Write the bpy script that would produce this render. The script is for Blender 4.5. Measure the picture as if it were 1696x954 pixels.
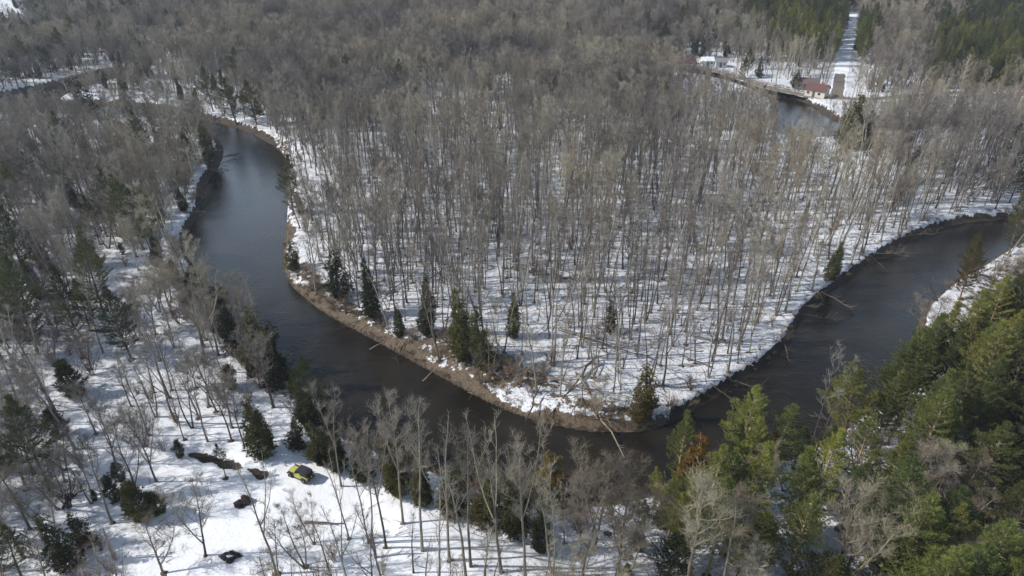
import bpy, bmesh, math, random
import numpy as np
from mathutils import Vector, Matrix, Euler
R = math.radians
for o in list(bpy.data.objects): bpy.data.objects.remove(o)
SC = bpy.context.scene
COL = SC.collection

# ------------------------------------------------------------------ camera, light
CH, PITCH, F = 70.0, 31.0, 1146.0          # drone height, degrees below the horizon, focal length in photo pixels
cp, sp = math.cos(R(PITCH)), math.sin(R(PITCH))
cam = bpy.data.objects.new('camera', bpy.data.cameras.new('camera'))
COL.objects.link(cam); SC.camera = cam
cam.location = (0, 0, CH); cam.rotation_euler = (R(90 - PITCH), 0, 0)
cam.data.sensor_width = 36; cam.data.lens = 36 * F / 1696
cam.data.clip_start = 0.5; cam.data.clip_end = 20000

SUN_EL, SUN_AZ = 41.0, 184.0               # azimuth: direction the light comes FROM, ccw from +X
w = bpy.data.worlds.new('World'); SC.world = w; w.use_nodes = True
nt = w.node_tree; bgn = nt.nodes['Background']
sky = nt.nodes.new('ShaderNodeTexSky'); sky.sky_type = 'NISHITA'; sky.sun_disc = False
sky.sun_elevation = R(SUN_EL); sky.sun_rotation = R(90 - SUN_AZ)
sky.air_density = 1.0; sky.dust_density = 1.5; sky.ozone_density = 1.0
wtc = nt.nodes.new('ShaderNodeTexCoord'); wsx = nt.nodes.new('ShaderNodeSeparateXYZ'); nt.links.new(wtc.outputs['Generated'], wsx.inputs[0])
wn = nt.nodes.new('ShaderNodeTexNoise'); wn.inputs['Scale'].default_value = 3.2; wn.inputs['Detail'].default_value = 6; nt.links.new(wtc.outputs['Generated'], wn.inputs['Vector'])
wr = nt.nodes.new('ShaderNodeValToRGB'); wr.color_ramp.elements[0].position = .28; wr.color_ramp.elements[1].position = .5; nt.links.new(wn.outputs[0], wr.inputs[0])
we = nt.nodes.new('ShaderNodeValToRGB'); we.color_ramp.elements[0].position = .38; we.color_ramp.elements[0].color = (1, 1, 1, 1); we.color_ramp.elements[1].position = .56; we.color_ramp.elements[1].color = (0, 0, 0, 1); nt.links.new(wsx.outputs[2], we.inputs[0])
wm = nt.nodes.new('ShaderNodeMix'); wm.data_type = 'RGBA'; wm.blend_type = 'MULTIPLY'; wm.inputs[0].default_value = 1; nt.links.new(wr.outputs[0], wm.inputs[6]); nt.links.new(we.outputs[0], wm.inputs[7])
wc = nt.nodes.new('ShaderNodeMix'); wc.data_type = 'RGBA'; nt.links.new(wm.outputs[2], wc.inputs[0]); nt.links.new(sky.outputs[0], wc.inputs[6]); wc.inputs[7].default_value = (12.5, 16, 20.5, 1)
nt.links.new(wc.outputs[2], bgn.inputs[0]); bgn.inputs[1].default_value = 0.10
sun = bpy.data.objects.new('sun', bpy.data.lights.new('sun', 'SUN')); COL.objects.link(sun)
sun.data.energy = 4.4; sun.data.angle = R(0.6); sun.data.color = (1.0, 0.95, 0.88)
sd = Vector((math.cos(R(SUN_AZ)) * math.cos(R(SUN_EL)), math.sin(R(SUN_AZ)) * math.cos(R(SUN_EL)), math.sin(R(SUN_EL))))
sun.rotation_euler = sd.to_track_quat('Z', 'Y').to_euler(); sun.location = sd * 200
vs = SC.view_settings
vs.view_transform = 'Standard'; vs.look = 'None'; vs.gamma = 1; vs.use_curve_mapping = False
vs.exposure = 0.1
SC.cycles.max_bounces = 5; SC.cycles.diffuse_bounces = 2; SC.cycles.glossy_bounces = 2
SC.cycles.transmission_bounces = 2; SC.cycles.transparent_max_bounces = 4

# ------------------------------------------------------------------ helpers
def ground(px, py, z=0.0):
    """where the ray through a photo pixel meets the level z"""
    u = (px - 848) / F; v = (477 - py) / F
    dx, dy, dz = u, cp + v * sp, -sp + v * cp
    t = (z - CH) / dz
    return (dx * t, dy * t)
def project(x, y, z):
    a = y * cp - (z - CH) * sp; b = y * sp + (z - CH) * cp
    return 848 + F * x / a, 477 - F * b / a, a
def height_for(Y, ty):
    v = (477 - ty) / F
    return CH + Y * (-sp + v * cp) / (cp + v * sp)

_rs = np.random.RandomState(7)
_tab = _rs.rand(256, 256)
def vnoise(x, y):
    x = np.asarray(x, float); y = np.asarray(y, float)
    xi = np.floor(x).astype(int); yi = np.floor(y).astype(int)
    fx = x - xi; fy = y - yi
    fx = fx * fx * (3 - 2 * fx); fy = fy * fy * (3 - 2 * fy)
    a = _tab[xi & 255, yi & 255]; b = _tab[(xi + 1) & 255, yi & 255]
    c = _tab[xi & 255, (yi + 1) & 255]; d = _tab[(xi + 1) & 255, (yi + 1) & 255]
    return (a * (1 - fx) + b * fx) * (1 - fy) + (c * (1 - fx) + d * fx) * fy
def sstep(a, b, x):
    t = np.clip((x - a) / (b - a), 0, 1); return t * t * (3 - 2 * t)

def smooth_line(p, closed=False, n=4):
    """Catmull-Rom through traced points, so banks curve"""
    p = [np.array(q, float) for q in p]; out = []
    m = len(p)
    for i in range(m if closed else m - 1):
        g = (lambda k: p[k % m]) if closed else (lambda k: p[min(max(k, 0), m - 1)])
        a, b, c, d = g(i - 1), g(i), g(i + 1), g(i + 2)
        for k in range(n):
            t = k / n
            out.append(0.5 * (2 * b + (c - a) * t + (2 * a - 5 * b + 4 * c - d) * t * t + (3 * b - a - 3 * c + d) * t ** 3))
    if not closed: out.append(p[-1])
    return np.array(out)
def dist_line(x, y, pts, closed=False):
    d = np.full(np.shape(x), 1e9)
    n = len(pts)
    for i in range(n if closed else n - 1):
        a = pts[i]; b = pts[(i + 1) % n]; ab = b - a; L = max(ab @ ab, 1e-9)
        t = np.clip(((x - a[0]) * ab[0] + (y - a[1]) * ab[1]) / L, 0, 1)
        d = np.minimum(d, (x - a[0] - t * ab[0]) ** 2 + (y - a[1] - t * ab[1]) ** 2)
    return np.sqrt(d)
def inside(x, y, pts):
    c = np.zeros(np.shape(x), bool); n = len(pts)
    for i in range(n):
        a = pts[i]; b = pts[(i + 1) % n]
        if a[1] == b[1]: continue
        k = ((a[1] > y) != (b[1] > y)) & (x < (b[0] - a[0]) * (y - a[1]) / (b[1] - a[1]) + a[0])
        c ^= k
    return c
def sdf(x, y, pts):
    d = dist_line(x, y, pts, True); return np.where(inside(x, y, pts), -d, d)

# ------------------------------------------------------------------ terrain description
WZ = -1.9
inner = [(1900,338),(1760,352),(1690,362),(1600,368),(1530,388),(1475,415),(1430,445),(1390,472),(1345,510),(1318,545),(1300,578),(1258,612),
         (1205,645),(1140,684),(1090,706),(1040,715),(980,713),(900,698),(830,674),(760,638),(690,600),(610,556),(550,524),
         (505,492),(478,462),(470,430),(474,390),(478,340),(478,300),(474,262),(452,240),(405,216),(350,200),(290,186),(230,178),(150,172),(102,176),(95,166),(130,152),(200,132),(215,124)]
outer = [(190,118),(120,134),(40,152),(-60,166),(-160,178),(-160,198),(20,190),(90,192),(200,194),(290,204),(345,222),(368,244),(362,275),(338,310),
         (330,350),(305,395),(312,430),(340,465),(365,500),(400,545),(455,590),(495,640),(535,690),(600,735),(700,775),(800,812),
         (900,838),(1000,838),(1080,822),(1180,800),(1270,775),(1350,742),(1410,700),(1450,668),(1490,630),(1512,585),(1520,545),(1535,510),(1570,478),(1620,448),(1690,408),(1780,385),(1900,372)]
RIV = smooth_line([ground(a, b, WZ) for a, b in inner + outer], True, 3)
far = [(1105,118),(1190,134),(1262,160),(1286,182),(1288,222),(1355,232),(1450,222),(1560,216),(1700,206),(1900,190),(1900,178),(1700,188),(1560,198),(1450,202),(1380,198),(1352,178),(1312,162),(1270,152),(1190,126),(1108,110),(1040,100),(1040,107)]
FAR = smooth_line([ground(a, b, WZ) for a, b in far], True, 3)
far2 = [(1090,42),(1170,43),(1215,37),(1260,30),(1300,22),(1310,26),(1262,36),(1215,43),(1170,48),(1090,47)]
FAR2 = smooth_line([ground(a, b, WZ) for a, b in far2], True, 2)
ditch = smooth_line([ground(a, b) for a, b in [(300,746),(330,750),(352,757),(378,764),(402,770),(420,777),(434,783)]])
road_ln = smooth_line([ground(a, b) for a, b in [(1386,162),(1388,146),(1393,118),(1399,92),(1406,66),(1409,40),(1411,20)]])
path_ln = smooth_line([ground(a, b) for a, b in [(1085,98),(1130,106),(1180,116),(1220,128),(1262,142),(1300,151),(1345,160),(1386,162),(1440,164),(1520,158),(1700,146)]])
trail_ln = smooth_line([ground(a, b) for a, b in [(186,420),(182,455),(192,500),(205,560),(200,620),(180,690),(200,740),(250,775),(330,800),(450,790),(540,800),(640,830),(760,880),(900,950)]])

def terrain(x, y, want=False):
    x = np.asarray(x, float); y = np.asarray(y, float)
    dr = sdf(x, y, RIV); df = np.minimum(sdf(x, y, FAR), sdf(x, y, FAR2))
    d = np.minimum(dr, df)
    wob = (vnoise(x * .35 + 9, y * .35) - .5) * 1.2 + (vnoise(x * 1.1, y * 1.1 + 5) - .5) * .5 * (1 - sstep(140, 210, y))
    base = (vnoise(x * .09, y * .09) - .5) * .9 + (vnoise(x * .3 + 3, y * .3) - .5) * .25
    far_w = sstep(230, 280, y); base = base * (1 - 0.8 * far_w)
    hill = 16 * sstep(430, 900, y) + 30 * sstep(900, 3000, y)
    dd = d + wob * sstep(0.2, 3, np.abs(d))
    # gentle inner bank on the left of the point, cut bank on the right
    gx, gy = x, y
    px0 = 848 + F * gx / np.maximum(gy * cp + CH * sp, 1)
    gentle = np.where((px0 > 450) & (px0 < 1110), 1.0, 0.0)
    wdt = 1.4 + 2.6 * gentle + 1.6 * sstep(150, 230, y)
    top = base + hill
    up = np.clip(dd / wdt, 0, 1); up = np.where(gentle > 0, up ** 0.55, sstep(-.15, 1, up))
    z = np.where(d > 0, WZ + (top - WZ) * up, WZ - 1.3 * sstep(0, -5, d))
    dt = dist_line(x, y, ditch)
    dtw = dt + (vnoise(x * .6, y * .6) - .42) * 1.5
    z = z - 0.6 * (1 - sstep(-.1, 1.0, dtw)) + 0.12 * (sstep(.9, 1.4, dtw) - sstep(1.6, 3.5, dtw))
    rd = np.minimum(dist_line(x, y, road_ln), dist_line(x, y, path_ln))
    k = 1 - sstep(3.5, 9, rd); z = np.where(d > 0.5, z * (1 - k) + k * 0.0, z)
    if not want: return z
    return z, d, dr, dtw, rd
def gz(x, y): return float(terrain(np.array([x]), np.array([y]))[0])

# pixel-traced places that lie bare of snow or that are open: given as ground polygons
def gpoly(p): return np.array([ground(a, b) for a, b in p])
brown = [gpoly(p) for p in [
    [(660,556),(705,552),(760,552),(830,582),(900,612),(945,640),(900,648),(870,640),(840,646),(800,636),(750,612),(700,588),(660,570)],
    [(860,640),(930,652),(1000,660),(1090,676),(1105,700),(1060,700),(1000,690),(930,672),(905,660)],
    [(470,425),(505,430),(550,470),(600,505),(640,520),(650,560),(590,530),(530,492),(484,455)],
    [(800,438),(860,440),(930,452),(990,462),(980,470),(900,460),(830,450)],
    [(290,196),(330,186),(400,205),(440,215),(480,232),(490,250),(470,260),(440,238),(380,210)],
    [(1320,128),(1380,140),(1370,162),(1320,155)],
    [(900,622),(925,618),(935,632),(910,636)], [(1500,560),(1530,548),(1560,560),(1600,600),(1560,600),(1520,590)],
    [(1600,460),(1700,420),(1760,440),(1700,560),(1600,560),(1570,500)],
    [(1330,800),(1450,770),(1600,770),(1720,800),(1700,900),(1560,900),(1420,880),(1330,860)],
    [(1080,96),(1200,110),(1260,130),(1330,146),(1400,155),(1400,166),(1300,158),(1180,126),(1080,110)]]]

# ------------------------------------------------------------------ materials
def newmat(name):
    m = bpy.data.materials.new(name); m.use_nodes = True
    n = m.node_tree.nodes; l = m.node_tree.links; b = n['Principled BSDF']
    b.inputs['Roughness'].default_value = .85; b.inputs['Specular IOR Level'].default_value = .25
    return m, n, l, b
def noise_node(n, l, scale, detail=3, vec=None, rough=.55):
    t = n.new('ShaderNodeTexNoise'); t.inputs['Scale'].default_value = scale; t.inputs['Detail'].default_value = detail
    t.inputs['Roughness'].default_value = rough
    if vec: l.new(vec, t.inputs['Vector'])
    return t
def ramp(n, l, src, stops):
    r = n.new('ShaderNodeValToRGB'); e = r.color_ramp.elements
    while len(e) < len(stops): e.new(.5)
    for el, (p, c) in zip(e, stops): el.position = p; el.color = (*c, 1) if len(c) == 3 else c
    l.new(src, r.inputs[0]); return r
def mixc(n, l, a, b, fac, mode='MIX'):
    m = n.new('ShaderNodeMix'); m.data_type = 'RGBA'; m.blend_type = mode
    for s, v in ((m.inputs[0], fac), (m.inputs[6], a), (m.inputs[7], b)):
        if hasattr(v, 'is_linked') or isinstance(v, bpy.types.NodeSocket): l.new(v, s)
        else: s.default_value = v if isinstance(v, (int, float)) else (*v, 1)
    return m.outputs[2]
def math_n(n, l, op, a, b=None, clamp=False):
    m = n.new('ShaderNodeMath'); m.operation = op; m.use_clamp = clamp
    for s, v in ((m.inputs[0], a), (m.inputs[1], b)):
        if v is None: continue
        if isinstance(v, bpy.types.NodeSocket): l.new(v, s)
        else: s.default_value = v
    return m.outputs[0]
def bump(n, l, b, h, strength, dist):
    m = n.new('ShaderNodeBump'); m.inputs['Strength'].default_value = strength; m.inputs['Distance'].default_value = dist
    l.new(h, m.inputs['Height']); l.new(m.outputs[0], b.inputs['Normal'])
def plain(name, c, rough=.7, var=.25, scale=3, metal=0, spec=.3, darken=None):
    m, n, l, b = newmat(name)
    tc = n.new('ShaderNodeTexCoord'); t = noise_node(n, l, scale, 4, tc.outputs['Object'])
    lo = tuple(v * (1 - var) for v in c); hi = tuple(min(1, v * (1 + var)) for v in c)
    r = ramp(n, l, t.outputs[0], [(.3, lo), (.7, hi)]); l.new(r.outputs[0], b.inputs['Base Color'])
    b.inputs['Roughness'].default_value = rough; b.inputs['Metallic'].default_value = metal; b.inputs['Specular IOR Level'].default_value = spec
    return m
def tree_mat(name, stops, nscale=1.5, var=.3, transl=0.0, rough=.9):
    """colour varies from tree to tree (per-object random) and a little within each tree"""
    m, n, l, b = newmat(name)
    oi = n.new('ShaderNodeObjectInfo'); tc = n.new('ShaderNodeTexCoord')
    r = ramp(n, l, oi.outputs['Random'], stops)
    t = noise_node(n, l, nscale, 3, tc.outputs['Object'])
    v = ramp(n, l, t.outputs[0], [(.3, (1 - var,) * 3), (.7, (1 + var,) * 3)])
    c = mixc(n, l, r.outputs[0], v.outputs[0], 1.0, 'MULTIPLY')
    c = mixc(n, l, c, oi.outputs['Color'], 1.0, 'MULTIPLY')
    ln = noise_node(n, l, .02, 2, oi.outputs['Location']); lr = ramp(n, l, ln.outputs[0], [(.35, (.78, .77, .83)), (.5, (1.04, 1.03, 1.01)), (.66, (1.3, 1.25, 1.08))]); c = mixc(n, l, c, lr.outputs[0], 1.0, 'MULTIPLY')
    l.new(c, b.inputs['Base Color']); b.inputs['Roughness'].default_value = rough; b.inputs['Specular IOR Level'].default_value = .15
    if transl:
        tr = n.new('ShaderNodeBsdfTranslucent'); l.new(c, tr.inputs[0])
        mx = n.new('ShaderNodeMixShader'); mx.inputs[0].default_value = transl
        l.new(b.outputs[0], mx.inputs[1]); l.new(tr.outputs[0], mx.inputs[2]); l.new(mx.outputs[0], n['Material Output'].inputs[0])
    return m
M = {}
M['bark'] = tree_mat('bark', [(0, (.08, .07, .06)), (.35, (.14, .122, .098)), (.75, (.23, .205, .165)), (.93, (.3, .28, .24)), (1, (.48, .46, .42))], 1.2, .3)
M['twig'] = tree_mat('twig', [(0, (.13, .11, .096)), (.35, (.19, .163, .132)), (.75, (.25, .222, .172)), (1, (.31, .285, .23))], .6, .2)
M['pine'] = tree_mat('pine_needles', [(0, (.054, .064, .028)), (.4, (.078, .088, .034)), (.7, (.1, .107, .038)), (1, (.13, .132, .044))], .5, .35, .35)
M['cedar'] = tree_mat('cedar_foliage', [(0, (.06, .066, .03)), (.5, (.08, .085, .036)), (1, (.12, .11, .04))], .6, .35, .25)
M['pinebark'] = tree_mat('pine_bark', [(0, (.09, .075, .06)), (1, (.17, .14, .11))], 2, .3)
M['deadwood'] = tree_mat('dead_wood', [(0, (.07, .058, .048)), (.6, (.14, .12, .1)), (1, (.27, .24, .2))], 2, .3)
M['grass'] = tree_mat('dead_grass', [(0, (.085, .06, .04)), (.5, (.15, .11, .072)), (1, (.27, .21, .14))], 2, .3, .2)
M['brush'] = tree_mat('brush_twigs', [(0, (.16, .11, .085)), (.5, (.22, .17, .13)), (1, (.3, .25, .19))], 1, .2)
M['litter'] = plain('leaf_litter', (.1, .065, .042), .95, .5, 4)
M['mud'] = plain('mud', (.028, .02, .017), .8, .5, 6)
M['snow_cap'] = plain('snow_cap', (.8, .82, .85), .6, .04, 3)

# ground: snow, with earth, dead grass and leaf litter where they show
m, n, l, b = newmat('snow_ground')
tc = n.new('ShaderNodeTexCoord'); P = tc.outputs['Object']
at = n.new('ShaderNodeVertexColor'); at.layer_name = 'mask'
sx = n.new('ShaderNodeSeparateColor'); l.new(at.outputs[0], sx.inputs[0])
n1 = noise_node(n, l, .9, 6, P, .65); n2 = noise_node(n, l, .22, 5, P, .6); n3 = noise_node(n, l, 3.5, 5, P, .7); n4 = noise_node(n, l, .06, 3, P)
snow = ramp(n, l, n2.outputs[0], [(.3, (.76, .79, .84)), (.65, (.84, .86, .88))])
earth = ramp(n, l, n3.outputs[0], [(.3, (.028, .021, .016)), (.55, (.055, .04, .027)), (.75, (.1, .07, .045))])
grs = ramp(n, l, n3.outputs[0], [(.3, (.055, .042, .03)), (.5, (.105, .08, .055)), (.75, (.2, .155, .1))])
e1 = math_n(n, l, 'ADD', sx.outputs[0], math_n(n, l, 'MULTIPLY', math_n(n, l, 'SUBTRACT', n1.outputs[0], .5), 1.5))
e1 = ramp(n, l, e1, [(.47, (0, 0, 0)), (.53, (1, 1, 1))]).outputs[0]
g1 = math_n(n, l, 'ADD', sx.outputs[1], math_n(n, l, 'MULTIPLY', math_n(n, l, 'SUBTRACT', n1.outputs[0], .5), 2.0))
g1 = ramp(n, l, g1, [(.47, (0, 0, 0)), (.55, (1, 1, 1))]).outputs[0]
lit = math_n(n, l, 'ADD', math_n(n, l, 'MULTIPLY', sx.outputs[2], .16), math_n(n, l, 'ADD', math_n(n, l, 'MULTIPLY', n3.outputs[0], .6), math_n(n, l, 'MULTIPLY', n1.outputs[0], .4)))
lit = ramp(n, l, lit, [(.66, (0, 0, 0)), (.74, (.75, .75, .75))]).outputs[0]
wood_shade = math_n(n, l, 'MULTIPLY', sx.outputs[2], math_n(n, l, 'ADD', math_n(n, l, 'MULTIPLY', n3.outputs[0], .9), .0))
c = mixc(n, l, snow.outputs[0], (.42, .45, .5), wood_shade)  # blue-grey twig shade under the woods painted into the snow, with fine litter
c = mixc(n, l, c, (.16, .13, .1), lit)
c = mixc(n, l, c, grs.outputs[0], g1)
c = mixc(n, l, c, earth.outputs[0], e1)
l.new(c, b.inputs['Base Color']); b.inputs['Roughness'].default_value = .75
hh = math_n(n, l, 'ADD', math_n(n, l, 'MULTIPLY', n1.outputs[0], .6), math_n(n, l, 'MULTIPLY', n3.outputs[0], .25))
hh = math_n(n, l, 'SUBTRACT', hh, math_n(n, l, 'MULTIPLY', e1, .15))
bump(n, l, b, hh, .8, .35)
M['ground'] = m

m, n, l, b = newmat('river_water')
tc = n.new('ShaderNodeTexCoord'); mp = n.new('ShaderNodeMapping'); l.new(tc.outputs['Object'], mp.inputs[0])
mp.inputs['Scale'].default_value = (1, 1, 1)
w1 = noise_node(n, l, 1.6, 4, mp.outputs[0], .6); w2 = noise_node(n, l, .12, 3, mp.outputs[0])
cr = ramp(n, l, w2.outputs[0], [(.35, (.011, .0095, .0065)), (.65, (.022, .018, .012))])
l.new(cr.outputs[0], b.inputs['Base Color']); b.inputs['Roughness'].default_value = .09; b.inputs['IOR'].default_value = 1.33
b.inputs['Specular IOR Level'].default_value = .5
bump(n, l, b, w1.outputs[0], .45, .14)
M['water'] = m

m, n, l, b = newmat('dirt_road')
tc = n.new('ShaderNodeTexCoord'); t = noise_node(n, l, .25, 6, tc.outputs['Object'], .7)
t2 = noise_node(n, l, 2, 4, tc.outputs['Object'])
r1 = ramp(n, l, t2.outputs[0], [(.3, (.12, .1, .085)), (.7, (.21, .175, .145))])
at = n.new('ShaderNodeVertexColor'); at.layer_name = 'mask'
sx = n.new('ShaderNodeSeparateColor'); l.new(at.outputs[0], sx.inputs[0])
f1 = math_n(n, l, 'ADD', sx.outputs[0], math_n(n, l, 'SUBTRACT', t.outputs[0], .5))
f1 = ramp(n, l, f1, [(.47, (0, 0, 0)), (.53, (1, 1, 1))]).outputs[0]
l.new(mixc(n, l, r1.outputs[0], (.8, .83, .87), f1), b.inputs['Base Color'])
M['road'] = m

# ------------------------------------------------------------------ object makers
def link(o, parent=None):
    COL.objects.link(o)
    if parent: o.parent = parent
    return o
def mesh_obj(name, verts, faces, mats, parent=None, smooth=False, mi=None):
    me = bpy.data.meshes.new(name); me.from_pydata([tuple(v) for v in verts], [], faces)
    for mm in (mats if isinstance(mats, (list, tuple)) else [mats]): me.materials.append(mm)
    if mi is not None: me.polygons.foreach_set('material_index', mi)
    if smooth: me.polygons.foreach_set('use_smooth', [True] * len(me.polygons))
    me.update()
    return link(bpy.data.objects.new(name, me), parent)
def tag(o, label=None, cat=None, group=None, kind=None):
    if label: o['label'] = label
    if cat: o['category'] = cat
    if group: o['group'] = group
    if kind: o['kind'] = kind
    return o
def empty(name, loc, rz=0, rx=0, ry=0):
    o = bpy.data.objects.new(name, None); o.empty_display_size = .3
    o.location = loc; o.rotation_euler = (rx, ry, rz); return link(o)

class MB:
    """collects shapes, becomes one mesh"""
    def __init__(s): s.v = []; s.f = []
    def tube(s, pts, rad, sides=5, cap=False):
        pts = [Vector(p) for p in pts]; k = len(s.v)
        ref = Vector((0.3, 0.9, 0.1))
        for i, p in enumerate(pts):
            t = (pts[min(i + 1, len(pts) - 1)] - pts[max(i - 1, 0)]).normalized()
            a = t.cross(ref)
            if a.length < .05: a = t.cross(Vector((1, 0, 0)))
            a.normalize(); bb = t.cross(a)
            for j in range(sides):
                th = 2 * math.pi * j / sides
                s.v.append(p + (a * math.cos(th) + bb * math.sin(th)) * rad[i])
        for i in range(len(pts) - 1):
            for j in range(sides):
                j2 = (j + 1) % sides
                s.f.append((k + i * sides + j, k + i * sides + j2, k + (i + 1) * sides + j2, k + (i + 1) * sides + j))
        if cap:
            s.f.append(tuple(k + j for j in range(sides))[::-1]); s.f.append(tuple(k + (len(pts) - 1) * sides + j for j in range(sides)))
    def spike(s, p, q, r):
        """thin three-sided twig ending in a point"""
        p = Vector(p); q = Vector(q); t = (q - p).normalized(); a = t.cross(Vector((.2, .5, .84))).normalized(); b = t.cross(a); k = len(s.v)
        for th in (0, 2.094, 4.189): s.v.append(p + (a * math.cos(th) + b * math.sin(th)) * r)
        s.v.append(q); s.f += [(k, k + 1, k + 3), (k + 1, k + 2, k + 3), (k + 2, k, k + 3)]
    def tri(s, a, b, c):
        k = len(s.v); s.v += [Vector(a), Vector(b), Vector(c)]; s.f.append((k, k + 1, k + 2))
    def box(s, x0, x1, y0, y1, z0, z1):
        k = len(s.v); s.v += [Vector((x, y, z)) for z in (z0, z1) for y in (y0, y1) for x in (x0, x1)]
        s.f += [(k, k + 2, k + 3, k + 1), (k + 4, k + 5, k + 7, k + 6), (k, k + 1, k + 5, k + 4), (k + 2, k + 6, k + 7, k + 3), (k, k + 4, k + 6, k + 2), (k + 1, k + 3, k + 7, k + 5)]
    def prism(s, prof, y0, y1):
        """profile in (x,z) extruded along y"""
        k = len(s.v); m = len(prof)
        s.v += [Vector((x, y0, z)) for x, z in prof] + [Vector((x, y1, z)) for x, z in prof]
        s.f.append(tuple(range(k, k + m))); s.f.append(tuple(range(k + 2 * m - 1, k + m - 1, -1)))
        for i in range(m): j = (i + 1) % m; s.f.append((k + i, k + m + i, k + m + j, k + j))
    def mesh(s, name, *mats):
        me = bpy.data.meshes.new(name); me.from_pydata([tuple(v) for v in s.v], [], s.f)
        for mm in mats: me.materials.append(mm)
        me.update(); return me
    def build(s, name, mat, parent=None, bevel=0, smooth=False):
        me = s.mesh(name, mat)
        if bevel:
            bm = bmesh.new(); bm.from_mesh(me); bmesh.ops.recalc_face_normals(bm, faces=bm.faces)
            bmesh.ops.bevel(bm, geom=bm.edges[:], offset=bevel, segments=2, affect='EDGES', profile=.6); bm.to_mesh(me); bm.free()
        if smooth: me.polygons.foreach_set('use_smooth', [True] * len(me.polygons))
        return link(bpy.data.objects.new(name, me), parent)

# ------------------------------------------------------------------ tree prototypes (unit: metres, built at their natural height)
def dirv(az, el): return Vector((math.cos(az) * math.cos(el), math.sin(az) * math.cos(el), math.sin(el)))
def grow(mb, rnd, p, d, L, r, level, up=.12, dens=1.0):
    """one branch, curving up, with its own side branches and fine twigs"""
    n = 5 if level == 1 else 3
    pts = [p]; q = p.copy(); dd = d.copy()
    for i in range(n):
        dd = (dd + Vector((rnd.uniform(-.2, .2), rnd.uniform(-.2, .2), rnd.uniform(-.08, .16) + up))).normalized()
        q = q + dd * (L / n); pts.append(q.copy())
    mb.tube(pts, [max(.007, r * (1 - .85 * i / n)) for i in range(n + 1)], 4 if level == 1 else 3)
    kids = int((10 if level == 1 else 9) * dens)
    for k in range(kids):
        t = (rnd.uniform(.15, 1.0) if level == 1 else rnd.uniform(.1, 1.0)) * n; i = min(int(t), n - 1); a = pts[i].lerp(pts[i + 1], t - i)
        side = dirv(rnd.uniform(0, 6.28), rnd.uniform(-.3, .9)); nd = (dd * .7 + side * .85).normalized()
        if level == 1 and L > 1.0: grow(mb, rnd, a, nd, L * rnd.uniform(.3, .55) * (1.15 - t / n * .5), r * .4, 2, up * .8, dens)
        else:
            e = a + nd * rnd.uniform(.5, 1.15) * min(1.2, L); mb.spike(a, e, .013)
            f_ = a.lerp(e, rnd.uniform(.25, .7)); mb.spike(f_, f_ + (nd + dirv(rnd.uniform(0, 6.28), rnd.uniform(-.2, .9)) * .9).normalized() * rnd.uniform(.3, .7), .010)
def bare_tree(seed, H=20, start=.45, spread=3.0, r0=.2, nb=15, stems=1, dens=1.0, splay=.25, upness=.9, fork=False):
    rnd = random.Random(seed); tr = MB(); cr = MB()
    leaders = []
    for sidx in range(stems):
        az0 = rnd.uniform(0, 6.28) if stems == 1 else 6.28 * sidx / stems + rnd.uniform(-.4, .4)
        lean = dirv(az0, 0) * (splay if stems > 1 else rnd.uniform(.0, .07)); h = H * (1 if sidx == 0 else rnd.uniform(.7, .97))
        leaders.append((Vector((0, 0, -.3)) + dirv(az0, 0) * (.12 if stems > 1 else 0), Vector((0, 0, 1)) + lean, h, r0 / (stems ** .35), start, nb))
    i_ = 0
    while i_ < len(leaders):
        q0, d, h, rr, st, nb_ = leaders[i_]; i_ += 1
        n = 11; pts = [q0.copy()]; q = q0.copy(); sub = i_ > stems
        for i in range(n):
            w_ = .04 + .07 * i / n
            d = (d + Vector((rnd.uniform(-w_, w_), rnd.uniform(-w_, w_), .07))).normalized(); q = q + d * (h / n); pts.append(q.copy())
        rad = [rr * (1.35 if (i == 0 and not sub) else 1.0) * (1 - .9 * (i / n) ** 1.05) + .01 for i in range(n + 1)]
        (tr if not sub else cr).tube(pts, rad, 7 if not sub else 5)
        if fork and not sub:
            for _ in range(rnd.choice([1, 2])):
                k_ = int(n * rnd.uniform(st * .75, st * 1.25)); az = rnd.uniform(0, 6.28)
                leaders.append((pts[k_].copy(), Vector((0, 0, 1)) + dirv(az, 0) * rnd.uniform(.35, .6), (H - pts[k_].z) * rnd.uniform(.75, .98), rad[k_] * .7, .25, int(nb_ * .6)))
        for k in range(int(nb_)):
            t0 = st + (1 - st) * ((k + .5) / nb_) ** .9; t = min(t0, .985) * n; i = int(t); p = pts[i].lerp(pts[i + 1], t - i)
            rel = (t0 - st) / (1 - st); L = spread * (.62 + 1.25 * rel * (1 - rel) * 1.4 - .32 * rel) * rnd.uniform(.65, 1.3)
            az = k * 2.4 + rnd.uniform(-.7, .7); el = upness * rnd.uniform(.45, 1.05) + .35 * rel
            grow(cr, rnd, p, dirv(az, min(el, 1.3)), L, rad[i] * .5, 1, .09, dens)
        if not sub:
            for k in range(6):
                t = rnd.uniform(.2, st) * n; i = int(t); p = pts[i].lerp(pts[i + 1], t - i)
                cr.spike(p, p + dirv(rnd.uniform(0, 6.28), rnd.uniform(-.1, .6)) * rnd.uniform(.5, 1.8), .025)
    return tr, cr
def needle_tuft(mb, rnd, p, d, size, n, wd):
    for k in range(n):
        s = (d * rnd.uniform(.3, 1.1) + Vector((rnd.gauss(0, .55), rnd.gauss(0, .55), rnd.gauss(.12, .42)))).normalized()
        side = s.cross(Vector((rnd.gauss(0, 1), rnd.gauss(0, 1), rnd.gauss(0, 1)))).normalized() * wd
        L = size * rnd.uniform(.6, 1.25); o = p + s * (L * .1)
        mb.tri(o - side, o + side, p + s * L)
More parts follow.
